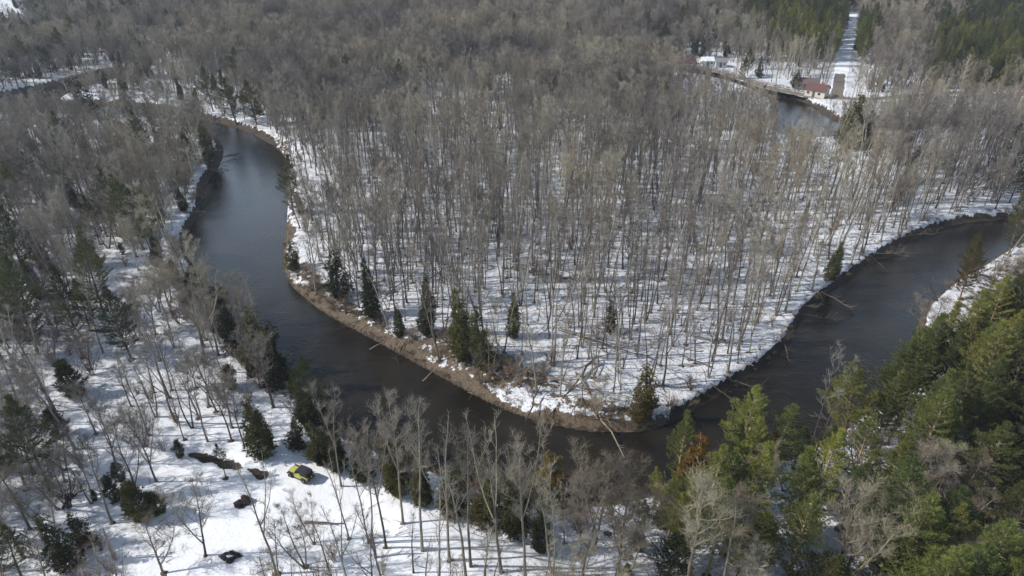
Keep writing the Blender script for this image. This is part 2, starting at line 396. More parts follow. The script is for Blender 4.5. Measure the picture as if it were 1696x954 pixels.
def pine_tree(seed, H=18, start=.2, spread=3.6, r0=.26, whorl=.72, tn=9):
    """white pine: whorls of up-swept limbs, each carrying flat sprays of needle tufts, gaps between the layers"""
    rnd = random.Random(seed); tr = MB(); lb = MB(); cr = MB()
    n = 8; pts = [Vector((0, 0, -.3))]; q = pts[0].copy(); d = Vector((rnd.uniform(-.03, .03), rnd.uniform(-.03, .03), 1))
    for i in range(n): d = (d + Vector((rnd.uniform(-.03, .03), rnd.uniform(-.03, .03), .05))).normalized(); q = q + d * H / n; pts.append(q.copy())
    tr.tube(pts, [r0 * (1 - .93 * i / n) + .01 for i in range(n + 1)], 7)
    z = start * H
    while z < H * .985:
        rel = (z / H - start) / (1 - start)
        prof = min(1, .45 + 1.9 * rel) if rel < .3 else (1 - ((rel - .3) / .7) ** 1.25) * .97 + .03
        t = z / H * n; i = min(int(t), n - 1); p0 = pts[i].lerp(pts[i + 1], t - i)
        nb = rnd.choice([3, 4, 4, 5]); az0 = rnd.uniform(0, 6.28)
        for b in range(nb):
            if rnd.random() < .12: continue
            az = az0 + 6.28 * b / nb + rnd.uniform(-.35, .35)
            L = max(.5, spread * prof * rnd.uniform(.62, 1.22)); el = .12 + .75 * rel + rnd.uniform(-.12, .15)
            d0 = dirv(az, el); pp = [p0]; dd = d0.copy()
            for s_ in range(4): dd = (dd + Vector((0, 0, .1)) + Vector((rnd.uniform(-.08, .08), rnd.uniform(-.08, .08), 0))).normalized(); pp.append(pp[-1] + dd * L / 4)
            tr.tube(pp, [.06 * (1 - rel * .6) * (1 - .2 * k_) + .008 for k_ in range(5)], 3)
            m_ = max(3, int(L * 3.4))
            for k in range(m_):
                tt = (.28 + .72 * (k + .6) / m_) * 4; ii = min(int(tt), 3); a = pp[ii].lerp(pp[ii + 1], tt - ii)
                frac = tt / 4; wdt = L * .30 * (1.25 - frac) + .12
                for s_ in (-1, 1, 0):
                    sd_ = Vector((-math.sin(az), math.cos(az), 0)) * s_
                    e = a + (sd_ * 1.0 + dd * .55).normalized() * wdt * rnd.uniform(.5, 1.1) * (1 if s_ else .3) + Vector((0, 0, rnd.uniform(-.05, .16)))
                    needle_tuft(cr, rnd, e, (sd_ * .6 + dd * .7 + Vector((0, 0, .5))).normalized(), .36, tn, .035)
        z += whorl * rnd.uniform(.7, 1.25) * (1 - .35 * rel)
    top = pts[-1]
    for k in range(4): needle_tuft(cr, rnd, top - Vector((0, 0, .3 * k)), Vector((0, 0, 1)), .4, tn, .03)
    return tr, cr
def cedar_tree(seed, H=12, spread=1.9, start=.05, r0=.17, n=1100, tn=9, ragged=.25, pointy=1.0):
    """dense pointed evergreen (cedar, hemlock, spruce): sprays that lie on drooping boughs"""
    rnd = random.Random(seed); tr = MB(); cr = MB()
    tr.tube([(0, 0, -.3), (rnd.uniform(-.1, .1), 0, H * .5), (0, rnd.uniform(-.1, .1), H * .98)], [r0, r0 * .6, .015], 6)
    lob = [(rnd.uniform(0, 6.28), rnd.uniform(0, 1), rnd.uniform(.1, .4) * ragged * 2) for _ in range(14)]
    for k in range(int(n * 1.35)):
        rel = 1 - math.sqrt(rnd.random()); rel = rel * .98
        z = (start + (1 - start) * rel) * H; prof = (1 - rel) ** (.6 * pointy) * min(1, .55 + 3 * rel)
        az = rnd.uniform(0, 6.28)
        if float(vnoise(az * 1.3 + seed * 3.7, (start + (1 - start) * rel) * H * .8 + seed)) < .33: continue
        mod = 1 + sum(a_ * math.cos(az - p_) * math.exp(-((rel - r_) / .12) ** 2) for p_, r_, a_ in lob)
        layer = 1 + .14 * math.sin(z * 7.5 + az * 1.0)
        rad = spread * prof * mod * layer * (rnd.random() ** .35) * rnd.uniform(.8, 1.08) + .05
        d = dirv(az, rnd.uniform(-.15, .35)); p = Vector((math.cos(az) * rad, math.sin(az) * rad, z - rad * .12))
        needle_tuft(cr, rnd, p - d * .15, d, .42, tn, .055)
        if k % 9 == 0: tr.spike(Vector((0, 0, z - .1)), p, .022)
    return tr, cr
def shrub(seed, H=3.2, stems=9, spread=.55):
    rnd = random.Random(seed); mb = MB()
    for s_ in range(stems):
        az = rnd.uniform(0, 6.28); d = (Vector((0, 0, 1)) + dirv(az, 0) * rnd.uniform(.1, spread)).normalized()
        h = H * rnd.uniform(.6, 1.05); p = Vector((rnd.uniform(-.2, .2), rnd.uniform(-.2, .2), -.1)); pts = [p]
        for i in range(4): d = (d + Vector((rnd.uniform(-.12, .12), rnd.uniform(-.12, .12), .07))).normalized(); pts.append(pts[-1] + d * h / 4)
        mb.tube(pts, [.032, .026, .02, .014, .008], 3)
        for k in range(13):
            t = rnd.uniform(.9, 4); i = min(int(t), 3); a = pts[i].lerp(pts[i + 1], t - i)
            nd = (d + dirv(rnd.uniform(0, 6.28), rnd.uniform(-.1, .7)) * .9).normalized(); L = rnd.uniform(.3, .9) * h / 3.2; e = a + nd * L
            mb.spike(a, e, .014)
            for _ in range(3):
                tt = rnd.uniform(.3, .95); a2 = a.lerp(e, tt); mb.spike(a2, a2 + (nd + dirv(rnd.uniform(0, 6.28), rnd.uniform(-.2, .8))).normalized() * L * .5, .009)
    return mb

PROTO = {}
def reg(kind, natural_h, builder_out, bark, leaf):
    tr, cr = builder_out
    PROTO.setdefault(kind, []).append((natural_h, tr.mesh(kind + '_trunk', bark), cr.mesh(kind + '_crown', leaf), tr, cr, bark, leaf))
# tall forest-grown hardwoods with narrow high crowns
for s, (H, st, sprd, nb, stems, ups, fk) in enumerate([(20, .5, 2.6, 12, 1, 1.0, 0), (20, .45, 2.2, 10, 1, 1.0, 1), (20, .4, 3.2, 13, 1, .85, 1), (20, .45, 2.5, 9, 2, 1.0, 0), (20, .55, 3.2, 12, 1, .8, 0), (20, .5, 2.0, 9, 1, 1.05, 1)]):
    reg('bare_tree', H, bare_tree(10 + s, H, st, sprd, .17, nb, stems, (.55, .95, .95, .6, .9, .55)[s], .12, ups, fk), M['bark'], M['twig'])
# open-grown broad crowns
for s, (H, st, sprd, nb, stems, fk) in enumerate([(16, .25, 5.0, 15, 1, 1), (16, .25, 4.0, 9, 3, 0), (16, .35, 5.2, 16, 1, 1), (16, .25, 3.8, 11, 2, 1), (16, .4, 4.4, 15, 1, 0)]):
    reg('spreading_tree', H, bare_tree(40 + s, H, st, sprd, .2, nb, stems, 1.05, .3, .7, fk), M['bark'], M['twig'])
for s, (H, st, sprd, wh) in enumerate([(18, .22, 4.2, .8), (18, .12, 4.6, .75), (18, .3, 3.8, .85), (18, .15, 3.4, .66), (18, .2, 4.0, .9)]):
    reg('pine_tree', H, pine_tree(70 + s, H, st, sprd, .24, wh), M['pinebark'], M['pine'])
for s, (H, sprd, rg, pt) in enumerate([(12, 2.2, .35, 1), (12, 1.8, .5, 1.1), (12, 2.4, .6, .8), (12, 1.9, .8, .9)]):
    reg('cedar_tree', H, cedar_tree(90 + s, H, sprd, .04, .17, 1150, 9, rg, pt), M['pinebark'], M['cedar'])
for s in range(3):
    reg('young_pine', 4, pine_tree(120 + s, 4, .06, 1.35, .06, .36, 9), M['pinebark'], M['pine'])
for s in range(3):
    sh = shrub(140 + s, 3.2, 11 + 3 * s, .55 + .1 * s); PROTO.setdefault('bare_shrub', []).append((3.2, sh.mesh('bare_shrub', M['brush']), None, sh, None, M['brush'], None))

# ------------------------------------------------------------------ the ground sheet and the water
ys = np.concatenate([np.linspace(-70, 18, 30)[:-1], 20 * np.exp(np.linspace(0, math.log(700 / 20), 640)), 700 * np.exp(np.linspace(0, math.log(4), 20))[1:]])
ts = np.linspace(-1, 1, 900)
YY, TT = np.meshgrid(ys, ts, indexing='ij'); XX = TT * (np.abs(YY) * 1.05 + 70)
Z, D, DR, DT, RD = terrain(XX.ravel(), YY.ravel(), True)
xf, yf = XX.ravel(), YY.ravel()
earth = np.zeros_like(xf); grassm = np.zeros_like(xf)
ppx = 848 + F * xf / np.maximum(yf * cp + CH * sp, 1)
point_bank = (ppx > 455) & (ppx < 1112) & (DR > -1)
earth = np.maximum(earth, (1 - sstep(.0, 1.1, np.abs(D - .1))) * np.where(point_bank, .5, .95))          # wet earth at every waterline
cut = (~point_bank) & (D > 0)
earth = np.maximum(earth, np.where(cut & (Z < -.45), .9, 0) * (1 - sstep(1.5, 3, D)))
grassm = np.maximum(grassm, np.where(point_bank & (yf < 150), (1 - sstep(0, .8, D - 1.9 * np.clip(vnoise(xf * .16, yf * .16) * 1.5 - .35, 0, 1))) * .64 + (1 - sstep(2.0, 6, D)) * .34, 0))
for k, p in enumerate(brown):
    s_ = sdf(xf, yf, p); grassm = np.maximum(grassm, (1 - sstep(-1.5, .6, s_) if k < 8 else 1 - sstep(-5, 4, s_)) * (.66 if k in (0, 1, 2) else .58))
earth = np.maximum(earth, 1 - sstep(.1, .7, DT))
earth = np.maximum(earth, (D < -.2) * 1.0)
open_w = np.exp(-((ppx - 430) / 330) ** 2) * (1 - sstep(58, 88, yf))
litter = np.clip(1 - open_w * 1.6, .0, 1)  # mask for leaf litter and for the shade painted on snow under trees
mesh = bpy.data.meshes.new('ground')
nr, ncx = XX.shape
idx = np.arange(nr * ncx).reshape(nr, ncx)
q = np.stack([idx[:-1, :-1], idx[:-1, 1:], idx[1:, 1:], idx[1:, :-1]], -1).reshape(-1, 4)
mesh.vertices.add(len(xf)); mesh.vertices.foreach_set('co', np.stack([xf, yf, Z], -1).ravel())
mesh.loops.add(q.size); mesh.loops.foreach_set('vertex_index', q.ravel().astype(np.int32))
mesh.polygons.add(len(q)); mesh.polygons.foreach_set('loop_start', np.arange(0, q.size, 4, dtype=np.int32))
mesh.polygons.foreach_set('use_smooth', np.ones(len(q), bool)); mesh.update(calc_edges=True); mesh.validate()
ca = mesh.color_attributes.new('mask', 'FLOAT_COLOR', 'POINT')
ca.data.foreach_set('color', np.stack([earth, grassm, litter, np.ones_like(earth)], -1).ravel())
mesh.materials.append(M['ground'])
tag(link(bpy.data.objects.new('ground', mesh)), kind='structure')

def sheet(name, poly, z, mat, grow_by=2.0):
    """flat sheet a little larger than the channel; the banks rise through its edge"""
    cx = poly.mean(0); n_ = len(poly); out = []
    for i in range(n_):
        t = poly[(i + 1) % n_] - poly[i - 1]; nn = np.array([t[1], -t[0]]); nn /= max(1e-6, np.hypot(*nn)); out.append(nn)
    area = .5 * sum(poly[i - 1][0] * poly[i][1] - poly[i][0] * poly[i - 1][1] for i in range(n_))
    sg = 1 if area > 0 else -1
    v = [(p[0] + sg * o_[0] * grow_by, p[1] + sg * o_[1] * grow_by, z) for p, o_ in zip(poly, out)]
    bm = bmesh.new(); vv = [bm.verts.new(c_) for c_ in v]
    es = [bm.edges.new((vv[i], vv[(i + 1) % n_])) for i in range(n_)]
    bmesh.ops.triangle_fill(bm, edges=es, use_beauty=True)
    for f_ in bm.faces:
        if f_.normal.z < 0: f_.normal_flip()
    me = bpy.data.meshes.new(name); bm.to_mesh(me); bm.free(); me.materials.append(mat)
    return tag(link(bpy.data.objects.new(name, me)), kind='structure')
sheet('river', RIV, WZ, M['water'], 1.0)
sheet('river_far_channel', FAR, WZ, M['water'], 1.0)
sheet('river_distant_channel', FAR2, WZ, M['water'], 1.0)

def ribbon(name, line, width, z, mat, snowf):
    v = []; f = []; c_ = []
    for i, p in enumerate(line):
        t = line[min(i + 1, len(line) - 1)] - line[max(i - 1, 0)]; t = t / np.hypot(*t); nn = np.array([-t[1], t[0]])
        for k in range(5):
            o_ = (k / 4 - .5) * width * (1 + .12 * math.sin(i * 1.7 + k)); v.append((p[0] + nn[0] * o_, p[1] + nn[1] * o_, z + (.02 if 0 < k < 4 else -.06)))
            c_.append(snowf(i / (len(line) - 1), k))
    for i in range(len(line) - 1):
        for k in range(4): a = i * 5 + k; f.append((a, a + 5, a + 6, a + 1))
    o = mesh_obj(name, v, f, mat)
    at = o.data.color_attributes.new('mask', 'FLOAT_COLOR', 'POINT'); at.data.foreach_set('color', [x for s_ in c_ for x in (s_, s_, s_, 1)])
    return tag(o, kind='structure')
ribbon('road', road_ln, 6.5, .03, M['road'], lambda t, k: 1.0 if k in (0, 4) else (.3 if t < .32 else .85))
ribbon('path', path_ln, 4.6, .05, M['road'], lambda t, k: .5 if k in (0, 4) else .3)

# ------------------------------------------------------------------ where trees stand
MAP = """
.MMMMMMmDDDDDDDDDDDDmmmPPPPDDDPP
MMMMMMDDDDDDDDDDDDDDmMMmPPPmmPPP
MMkMMkDmDDDDDDDDDDDDDHhhhh.kHPPP
Hk.kmmmMDDDDkHHHDDDDkHHHkhHHkHHH
kkkkkkk.kHHHHHHHHHHHHHHHHHHHHHHH
kskkkh..hHHHHHHHHHHHHHHHHHHHHHHH
skkkhk...kHHHHHHHHHHHHHHHHHHHhkk
kskkmM...khhHHHHHHHHHHHHHHhhhbbb
mmskMM...khhhhhHHHHHHHHHHhhhbbbm
mMsm.MM..hhhhhhhhhhhhhhhhhhh.bbm
MMssssMC.hhhhhhhhhhhhhhhhh..bbmb
kmshshhMC..hhhhhhhhhhhhhh....bGG
kkhsshsshC..hhhhhhhhhhhh...GGGGG
kkmsshsssCC...............GGGGGG
kkmhsss..sCCCC...........GGbGGGG
kkms......sCCCCCCC..GGGGGGgbgGGG
kkm......sssshCCCCCGGGGGgbbgGGGG
mmss.....ssshhhsCCCGGGGgGbbGGGGG
kmssks..shhhhhhhCCGGGGgGGgbGGGGG
khsshsshshhhhhhhhbbgGgbbbbbbgGGG
hhsshsshshhhhhhhhbbgGgbbbbbbgGGG
""".split()
MAP = [list(row) for row in MAP]
for row, c0, c1, ch in [(5, 1, 5, 'k'), (5, 6, 6, 'C'), (6, 0, 4, 'k'), (6, 5, 6, 'C'), (6, 9, 10, 'k'), (7, 0, 3, 'k'), (7, 4, 5, 'M'), (7, 6, 6, 'C'), (7, 9, 10, 'k'),
    (8, 0, 1, 'm'), (8, 2, 3, 'k'), (8, 4, 5, 'M'), (8, 6, 6, 'C'), (9, 0, 1, 'M'), (9, 2, 2, 'k'), (9, 5, 6, 'M'), (9, 7, 7, 'C'), (10, 2, 2, 'm'), (10, 6, 6, 'm'), (10, 7, 7, 'C'),
    (11, 1, 2, 'm'), (11, 7, 7, 'M'), (11, 8, 9, 'C'), (12, 2, 3, 'h'), (12, 8, 8, 'M'), (12, 9, 9, 'C'), (8, 28, 31, 'b'), (9, 28, 30, 'b'), (10, 28, 29, 'b'), (10, 30, 31, 'm')]:
    for cc in range(c0, c1 + 1): MAP[row][cc] = ch
TYPES = {  # stems per square metre: bare, spreading, pine, cedar, young pine, shrub
    '.': (0, 0, 0, 0, 0, 0), 'D': (.02, .05, .0004, .0004, 0, 0), 'H': (.1, .009, .0002, .0003, .0003, .03), 'h': (.098, .003, 0, .0002, .0006, .03),
    'k': (.024, .03, .0015, .0025, .004, .05), 'm': (.02, .03, .004, .006, .004, .03), 'M': (.01, .032, .006, .007, .004, .015), 'P': (0, .002, .075, .002, 0, 0),
    'C': (.022, .036, .002, .055, .004, .14), 's': (.017, .017, .0012, .0015, .008, .05), 'b': (.006, .035, .005, .006, .002, .2),
    'G': (.004, .010, .06, .014, .004, .09), 'g': (.006, .022, .03, .006, .006, .1)}
KINDS = ['bare_tree', 'spreading_tree', 'pine_tree', 'cedar_tree', 'young_pine', 'bare_shrub']
HTS = {'bare_tree': (13, 19), 'spreading_tree': (8, 14), 'pine_tree': (11, 19), 'cedar_tree': (6, 12), 'young_pine': (1.5, 4.5), 'bare_shrub': (1.8, 5.2)}
rnd = random.Random(3)
TREES = []      # dict(kind, x, y, z, h, var, rz, tilt, color, w)
def add_tree(kind, x, y, h, color=None, wd=1.0, var=None, name=None, special=None):
    v = rnd.randrange(len(PROTO[kind])) if var is None else var
    TREES.append(dict(kind=kind, x=x, y=y, h=h, var=v, rz=rnd.uniform(0, 6.28), lx=rnd.gauss(0, .05), ly=rnd.gauss(0, .05), color=color, w=wd, special=special))

# trees one can point at in the photograph: kind, base px, base py, top py, width factor, tint
DG = (.82, .8, .72); OL = (1.5, 1.15, .8); RU = (2.3, 1.25, .7); BR = (2.1, 2.1, 1.45); DK = (.5, .54, .56); PALE = (1.4, 1.4, 1.38)
HAND = [
 ('pine_tree',218,596,476,1.15,DG),('pine_tree',165,402,322,1.0,DG),('pine_tree',140,470,412,1.3,DK),('pine_tree',122,540,440,1.2,DG),('pine_tree',150,548,462,1.1,DG),
 ('pine_tree',20,515,425,1.1,DK),('cedar_tree',76,452,400,1.3,OL),('pine_tree',8,470,400,1,DK),('cedar_tree',330,512,432,1.3,DK),('cedar_tree',372,552,470,1.3,DK),('cedar_tree',300,480,425,1.4,DG),
 ('cedar_tree',428,606,502,1.0,DG),('cedar_tree',462,640,530,1.1,DK),('cedar_tree',395,585,505,1.3,DK),('pine_tree',510,690,583,1.0,(.7,.9,.75)),('cedar_tree',440,752,650,1.15,(1.2,1.1,.9)),('cedar_tree',492,742,688,1.2,DG),
 ('cedar_tree',530,764,690,1.3,DG),('cedar_tree',560,775,705,1.3,DK),('cedar_tree',600,790,720,1.3,DG),('cedar_tree',655,815,748,1.3,DG),('cedar_tree',700,830,760,1.4,DG),('cedar_tree',748,850,775,1.4,(1.2,1.1,.8)),('cedar_tree',800,862,790,1.4,DG),('cedar_tree',850,880,800,1.4,DG),
 ('young_pine',240,858,800,1.1,DG),('young_pine',266,850,816,1.2,(.9,1,.9)),('cedar_tree',142,905,845,1.1,DG),('cedar_tree',112,940,850,1.0,DG),('pine_tree',40,965,880,1.3,DK),('young_pine',100,722,678,1.2,DG),('pine_tree',374,790,733,1.0,DG),
 ('young_pine',130,655,600,1.2,DG),('young_pine',215,850,822,1,DG),('cedar_tree',146,194,120,1.3,DK),('cedar_tree',211,172,128,1.2,DK),('pine_tree',391,200,104,1.1,(.8,.85,.8)),('pine_tree',353,184,108,1.0,DG),('pine_tree',425,205,125,1.1,DG),
 ('pine_tree',275,95,50,1,DK),('pine_tree',215,92,56,1,DK),('cedar_tree',540,195,138,1.2,DG),('pine_tree',662,165,98,.9,DG),('pine_tree',708,145,88,1,DG),('cedar_tree',808,148,104,1.3,DG),('cedar_tree',795,148,118,1.3,DG),('pine_tree',460,190,140,1,DG),('pine_tree',330,190,135,1,DG),
 ('cedar_tree',147,272,222,1.2,DK),('cedar_tree',222,250,203,1.2,DK),('cedar_tree',258,318,285,1.2,OL),('cedar_tree',560,490,408,1.25,DK),('cedar_tree',487,440,388,1.2,DG),('cedar_tree',620,524,420,.95,(.8,.85,.7)),('cedar_tree',662,553,500,1.0,(1.1,1.1,.8)),('cedar_tree',708,556,452,.95,DG),
 ('cedar_tree',768,598,478,1.0,(1.1,1.1,1)),('cedar_tree',795,605,500,1.0,(1.1,1.1,1)),('cedar_tree',850,560,480,.8,(1.2,1.1,.9)),('cedar_tree',1070,686,588,.95,OL),('cedar_tree',1376,462,394,1.0,(1.1,1.2,1)),('cedar_tree',1012,548,490,.9,OL),('pine_tree',1562,305,252,1,DG),('pine_tree',1672,335,275,1.2,DG),
 ('pine_tree',650,262,203,.8,DG),('young_pine',628,285,255,1.2,(1.4,1.4,.8)),('pine_tree',1330,375,330,.9,DG),('pine_tree',1590,494,383,.85,OL),('cedar_tree',1404,240,148,1.5,(1.1,1.0,.75)),('cedar_tree',1432,244,178,1.4,DG),('pine_tree',1150,188,150,.9,DG),('cedar_tree',1048,66,30,1.1,DK),('cedar_tree',1315,146,112,1.5,OL),
 ('pine_tree',1238,125,78,1.1,DG),('pine_tree',1228,130,88,1.1,DG),('cedar_tree',1255,128,95,1.2,DG),('cedar_tree',915,800,718,1.25,OL),('pine_tree',1118,815,688,.8,BR),('cedar_tree',1142,855,722,1.2,RU),('cedar_tree',1120,850,760,1.2,RU),('pine_tree',1192,885,738,1.15,(1.5,1.65,1.4)),('cedar_tree',1271,775,692,.95,RU),
 ('pine_tree',1312,905,738,.95,BR),('pine_tree',1314,772,700,.9,(.9,1.1,.9)),('pine_tree',1397,735,583,.95,(2.0,1.95,1.45)),('pine_tree',1490,700,548,1.0,BR),('pine_tree',1470,735,610,.9,(1,1.1,.8)),('pine_tree',1596,720,540,1.1,(2.0,1.95,1.45)),('pine_tree',1640,735,560,1.0,BR),('pine_tree',1570,790,640,1.05,(2.0,1.95,1.45)),
 ('cedar_tree',1505,745,650,1.2,RU),('pine_tree',1655,850,690,.95,BR),('pine_tree',1665,925,780,.9,BR),('pine_tree',1545,985,850,.85,BR),('pine_tree',1540,700,580,1.0,(.9,1,.8)),('pine_tree',1690,690,570,1.0,(1.1,1.1,.9)),('pine_tree',1440,770,660,1.0,(.9,1,.8)),('pine_tree',1690,570,500,1,DG),('pine_tree',1682,480,415,1.1,OL),
 ('pine_tree',1250,960,860,1.1,DG),('pine_tree',1330,1010,900,1.2,DG),('pine_tree',1100,970,880,1.2,DG),('pine_tree',1440,1010,905,1.2,DG),('pine_tree',1620,1000,880,1.1,DG),
 ('pine_tree',1480,860,735,1.0,BR),('pine_tree',1390,880,760,1.0,(1.5,1.65,1.4)),('pine_tree',1600,850,700,1.1,(2.0,1.95,1.45)),('pine_tree',1215,960,830,1.0,(1.2,1.3,1.2)),('pine_tree',1500,960,850,1.0,(1.5,1.6,1.3)),('cedar_tree',1240,770,705,1.2,(1.5,1.5,1.1)),('pine_tree',1350,800,700,1.0,(1.3,1.45,1.2)),('pine_tree',1540,640,560,1.0,BR),('pine_tree',1620,660,555,1.0,(1.5,1.6,1.3)),('pine_tree',1600,600,525,1.0,BR),('pine_tree',1660,620,540,1.0,(2.0,1.95,1.45)),
 # bare ones
 ('spreading_tree',341,922,795,.75,(.8,.75,.7)),('bare_tree',565,802,636,.8,PALE),('spreading_tree',258,795,670,.8,None),('spreading_tree',187,868,740,.8,None),('spreading_tree',192,770,665,.8,None),('bare_tree',305,728,630,.8,(.8,.75,.7)),('bare_tree',62,706,600,.9,(.7,.65,.6)),
 ('bare_tree',98,700,590,.9,(.7,.65,.6)),('bare_tree',578,892,745,.7,None),('spreading_tree',520,900,815,.7,None),('spreading_tree',230,820,700,.8,None),('spreading_tree',160,720,640,.9,None),('bare_tree',612,900,690,.8,None),('bare_tree',640,910,680,.8,(1.25,1.25,1.2)),('bare_tree',668,870,672,.9,(1.25,1.25,1.2)),
 ('spreading_tree',985,905,750,.9,(.78,.76,.7)),('spreading_tree',1020,960,790,1,(.78,.76,.7)),('bare_tree',745,930,690,.9,(1.2,1.2,1.1)),('bare_tree',830,950,700,.9,(1.2,1.2,1.1)),('bare_tree',700,915,680,.9,(1.2,1.2,1.1)),('bare_tree',780,940,700,.9,(1.2,1.2,1.1)),('bare_tree',870,960,720,.9,(1.2,1.2,1.1)),('bare_tree',915,950,740,.9,(1.2,1.2,1.1)),
 ('spreading_tree',1130,1000,800,1,(.78,.76,.7)),('spreading_tree',1190,1000,820,1,(.78,.76,.7)),('spreading_tree',1400,960,810,1,(.78,.76,.7)),('spreading_tree',1370,1000,830,1,(.78,.76,.7)),('bare_tree',1245,850,730,.9,(1.5,1.45,1.35)),('bare_tree',1270,860,738,.9,(1.5,1.45,1.35)),('spreading_tree',1480,900,760,1.2,(.8,.77,.7)),('spreading_tree',1570,880,770,1.2,(.8,.77,.7)),
 ('bare_tree',825,410,300,1.0,(.7,.65,.6)),('bare_tree',965,330,258,1,None),
]
taken = []
for kind, bx, by, ty, wd, tint in HAND:
    x, y = ground(bx, by); h = height_for(y, ty)
    add_tree(kind, x, y, h, tint, wd, special=True) if not (kind == 'pine_tree' and bx > 1000 and by > 600) else add_tree(kind, x, y, h, tint, wd * 1.15, special=True); taken.append((x, y, 2.6 if h > 5 else .8))
taken = np.array(taken)
# cells scattered over the land
cell = 3.0
gx, gy = np.meshgrid(np.arange(-560, 560, cell), np.arange(22, 760, cell)); gx = gx.ravel(); gy = gy.ravel()
pxx = 848 + F * gx / (gy * cp + CH * sp); keep = (pxx > -260) & (pxx < 1960); gx = gx[keep]; gy = gy[keep]
rs = np.random.RandomState(11)
gx = gx + rs.uniform(-1.4, 1.4, len(gx)); gy = gy + rs.uniform(-1.4, 1.4, len(gy))
zz, dd_, dr_, dt_, rd_ = terrain(gx, gy, True)
clump = vnoise(gx * .07, gy * .07) * .6 + vnoise(gx * .2 + 40, gy * .2) * .6      # 0.1 .. 1.1
dtrail = dist_line(gx, gy, trail_ln)
HOUSES = [(1352,158,7.0,6,2.5,-38,'red'),(1333,146,8,5.5,2.4,-14,'greyred'),(1131,106,9,6.5,2.8,12,'dkred'),(1170,108,5,4,2.3,5,'white'),(1192,110,4.5,4,2.3,0,'grey')]
hp = [ground(a, b) for a, b, *_ in HOUSES]
clear_c = ground(450, 830); yard = gpoly([(1150,112),(1210,112),(1290,130),(1375,150),(1375,166),(1300,158),(1220,138),(1150,122)])
seen = [ground(a, b_) for a, b_ in ((1592, 512), (1588, 535), (915, 815), (920, 840), (1375, 475), (341, 930), (1070, 700), (218, 615), (1398, 755), (1315, 925), (500, 800), (505, 820), (515, 850), (1404, 250), (1404, 262), (1400, 275), (1408, 290), (1400, 305))]
clr = inside(gx, gy, gpoly([(290,800),(340,775),(470,762),(560,770),(640,830),(700,870),(560,905),(480,940),(400,975),(300,1000),(250,900)]))
yin = inside(gx, gy, yard); lowz = inside(gx, gy, gpoly([(1110,112),(1260,140),(1400,158),(1420,225),(1290,222),(1180,165),(1100,135)])) | inside(gx, gy, gpoly([(-40,160),(100,178),(340,206),(345,232),(200,240),(-40,222)])) | inside(gx, gy, gpoly([(60,130),(210,128),(400,190),(420,205),(300,185),(90,172)])) | inside(gx, gy, gpoly([(1270,160),(1365,185),(1380,300),(1270,290)]))
for i in range(len(gx)):
    x, y = gx[i], gy[i]
    if dd_[i] < 1.2 or rd_[i] < 3.6 or dt_[i] < 1.4: continue
    if any((x - a) ** 2 + (y - b_) ** 2 < 16 for a, b_ in seen) or clr[i]: continue
    if dtrail[i] < 2.0 and y < 160: continue
    if yin[i] and rnd.random() < .8: continue
    if any((x - a) ** 2 + (y - b_) ** 2 < 64 for a, b_ in hp): continue
    P_ = project(x, y, 0); jx = P_[0] + rnd.gauss(0, 14); jy = P_[1] + rnd.gauss(0, 8)
    r_ = max(0, min(len(MAP) - 1, int(jy // 53))); c_ = max(0, min(len(MAP[r_]) - 1, int(jx // 53)))
    T = TYPES[MAP[r_][c_]]
    u = rnd.random(); acc = 0; cm = max(.12, -.15 + 1.95 * clump[i])
    for kk, dn in zip(KINDS, T):
        acc += dn * cell * cell * cm
        if u < acc:
            if len(taken) and np.min((taken[:, 0] - x) ** 2 + (taken[:, 1] - y) ** 2 - taken[:, 2] ** 2) < 0: break
            lo, hi = HTS[kk]; h = rnd.uniform(lo, hi) * (.9 + .15 * clump[i])
            if kk == 'pine_tree' and 880 < P_[0] < 1105 and P_[1] > 760: h = min(h, 7)
            if 880 > P_[0] > 560 and 730 < P_[1] < 880 or 1100 > P_[0] >= 880 and P_[1] > 780 and P_[1] < 930: h = min(h, rnd.uniform(5, 9.5))
            if lowz[i] and P_[0] > 600 and P_[1] < 222: h = min(h, rnd.uniform(3.5, 6))
            elif lowz[i]: h = min(h, rnd.uniform(6, 9.5))
            if MAP[r_][c_] in 'sbg' and kk == 'bare_tree': h *= .72
            if kk == 'spreading_tree' and y < 110: h *= .85
            if kk == 'spreading_tree' and MAP[r_][c_] == 'D': h *= 1.12
            if kk == 'bare_tree' and y > 200: h *= .85
            if kk == 'pine_tree' and y > 200 and MAP[r_][c_] != 'P': h *= .85
            if MAP[r_][c_] == 'P' and kk == 'pine_tree': h *= .85
            if kk == 'bare_tree' and MAP[r_][c_] in 'hH' and rnd.random() < .25: h *= .6
            vr = rnd.choice([0, 3, 5]) if (kk == 'bare_tree' and MAP[r_][c_] == 'h' and rnd.random() < .8) else None
            add_tree(kk, x, y, h, (1.7, 1.65, 1.25) if (kk == 'pine_tree' and MAP[r_][c_] == 'P') else rnd.choice([(2.2, 2.1, 1.5), (1.8, 1.9, 1.4), (1.4, 1.55, 1.3), (2.3, 2.3, 1.5)]) if (kk == 'pine_tree' and MAP[r_][c_] in 'GgbP' and x > 0) else None, wd=rnd.uniform(.85, 1.2), var=vr); break
c_jeep = ground(500, 795)
ex = rs.uniform(-130, 200, 26000); ey = rs.uniform(55, 240, 26000); _, ed, edr, _, _ = terrain(ex, ey, True)
epx = 848 + F * ex / (ey * cp + CH * sp); eb = inside(ex, ey, brown[0]) | inside(ex, ey, brown[1]) | inside(ex, ey, brown[2]) | inside(ex, ey, brown[3])
near_bank = inside(ex, ey, gpoly([(290,430),(455,590),(535,690),(600,735),(800,812),(1000,838),(1180,800),(1180,850),(1000,895),(800,872),(600,795),(520,748),(430,650),(270,480)]))
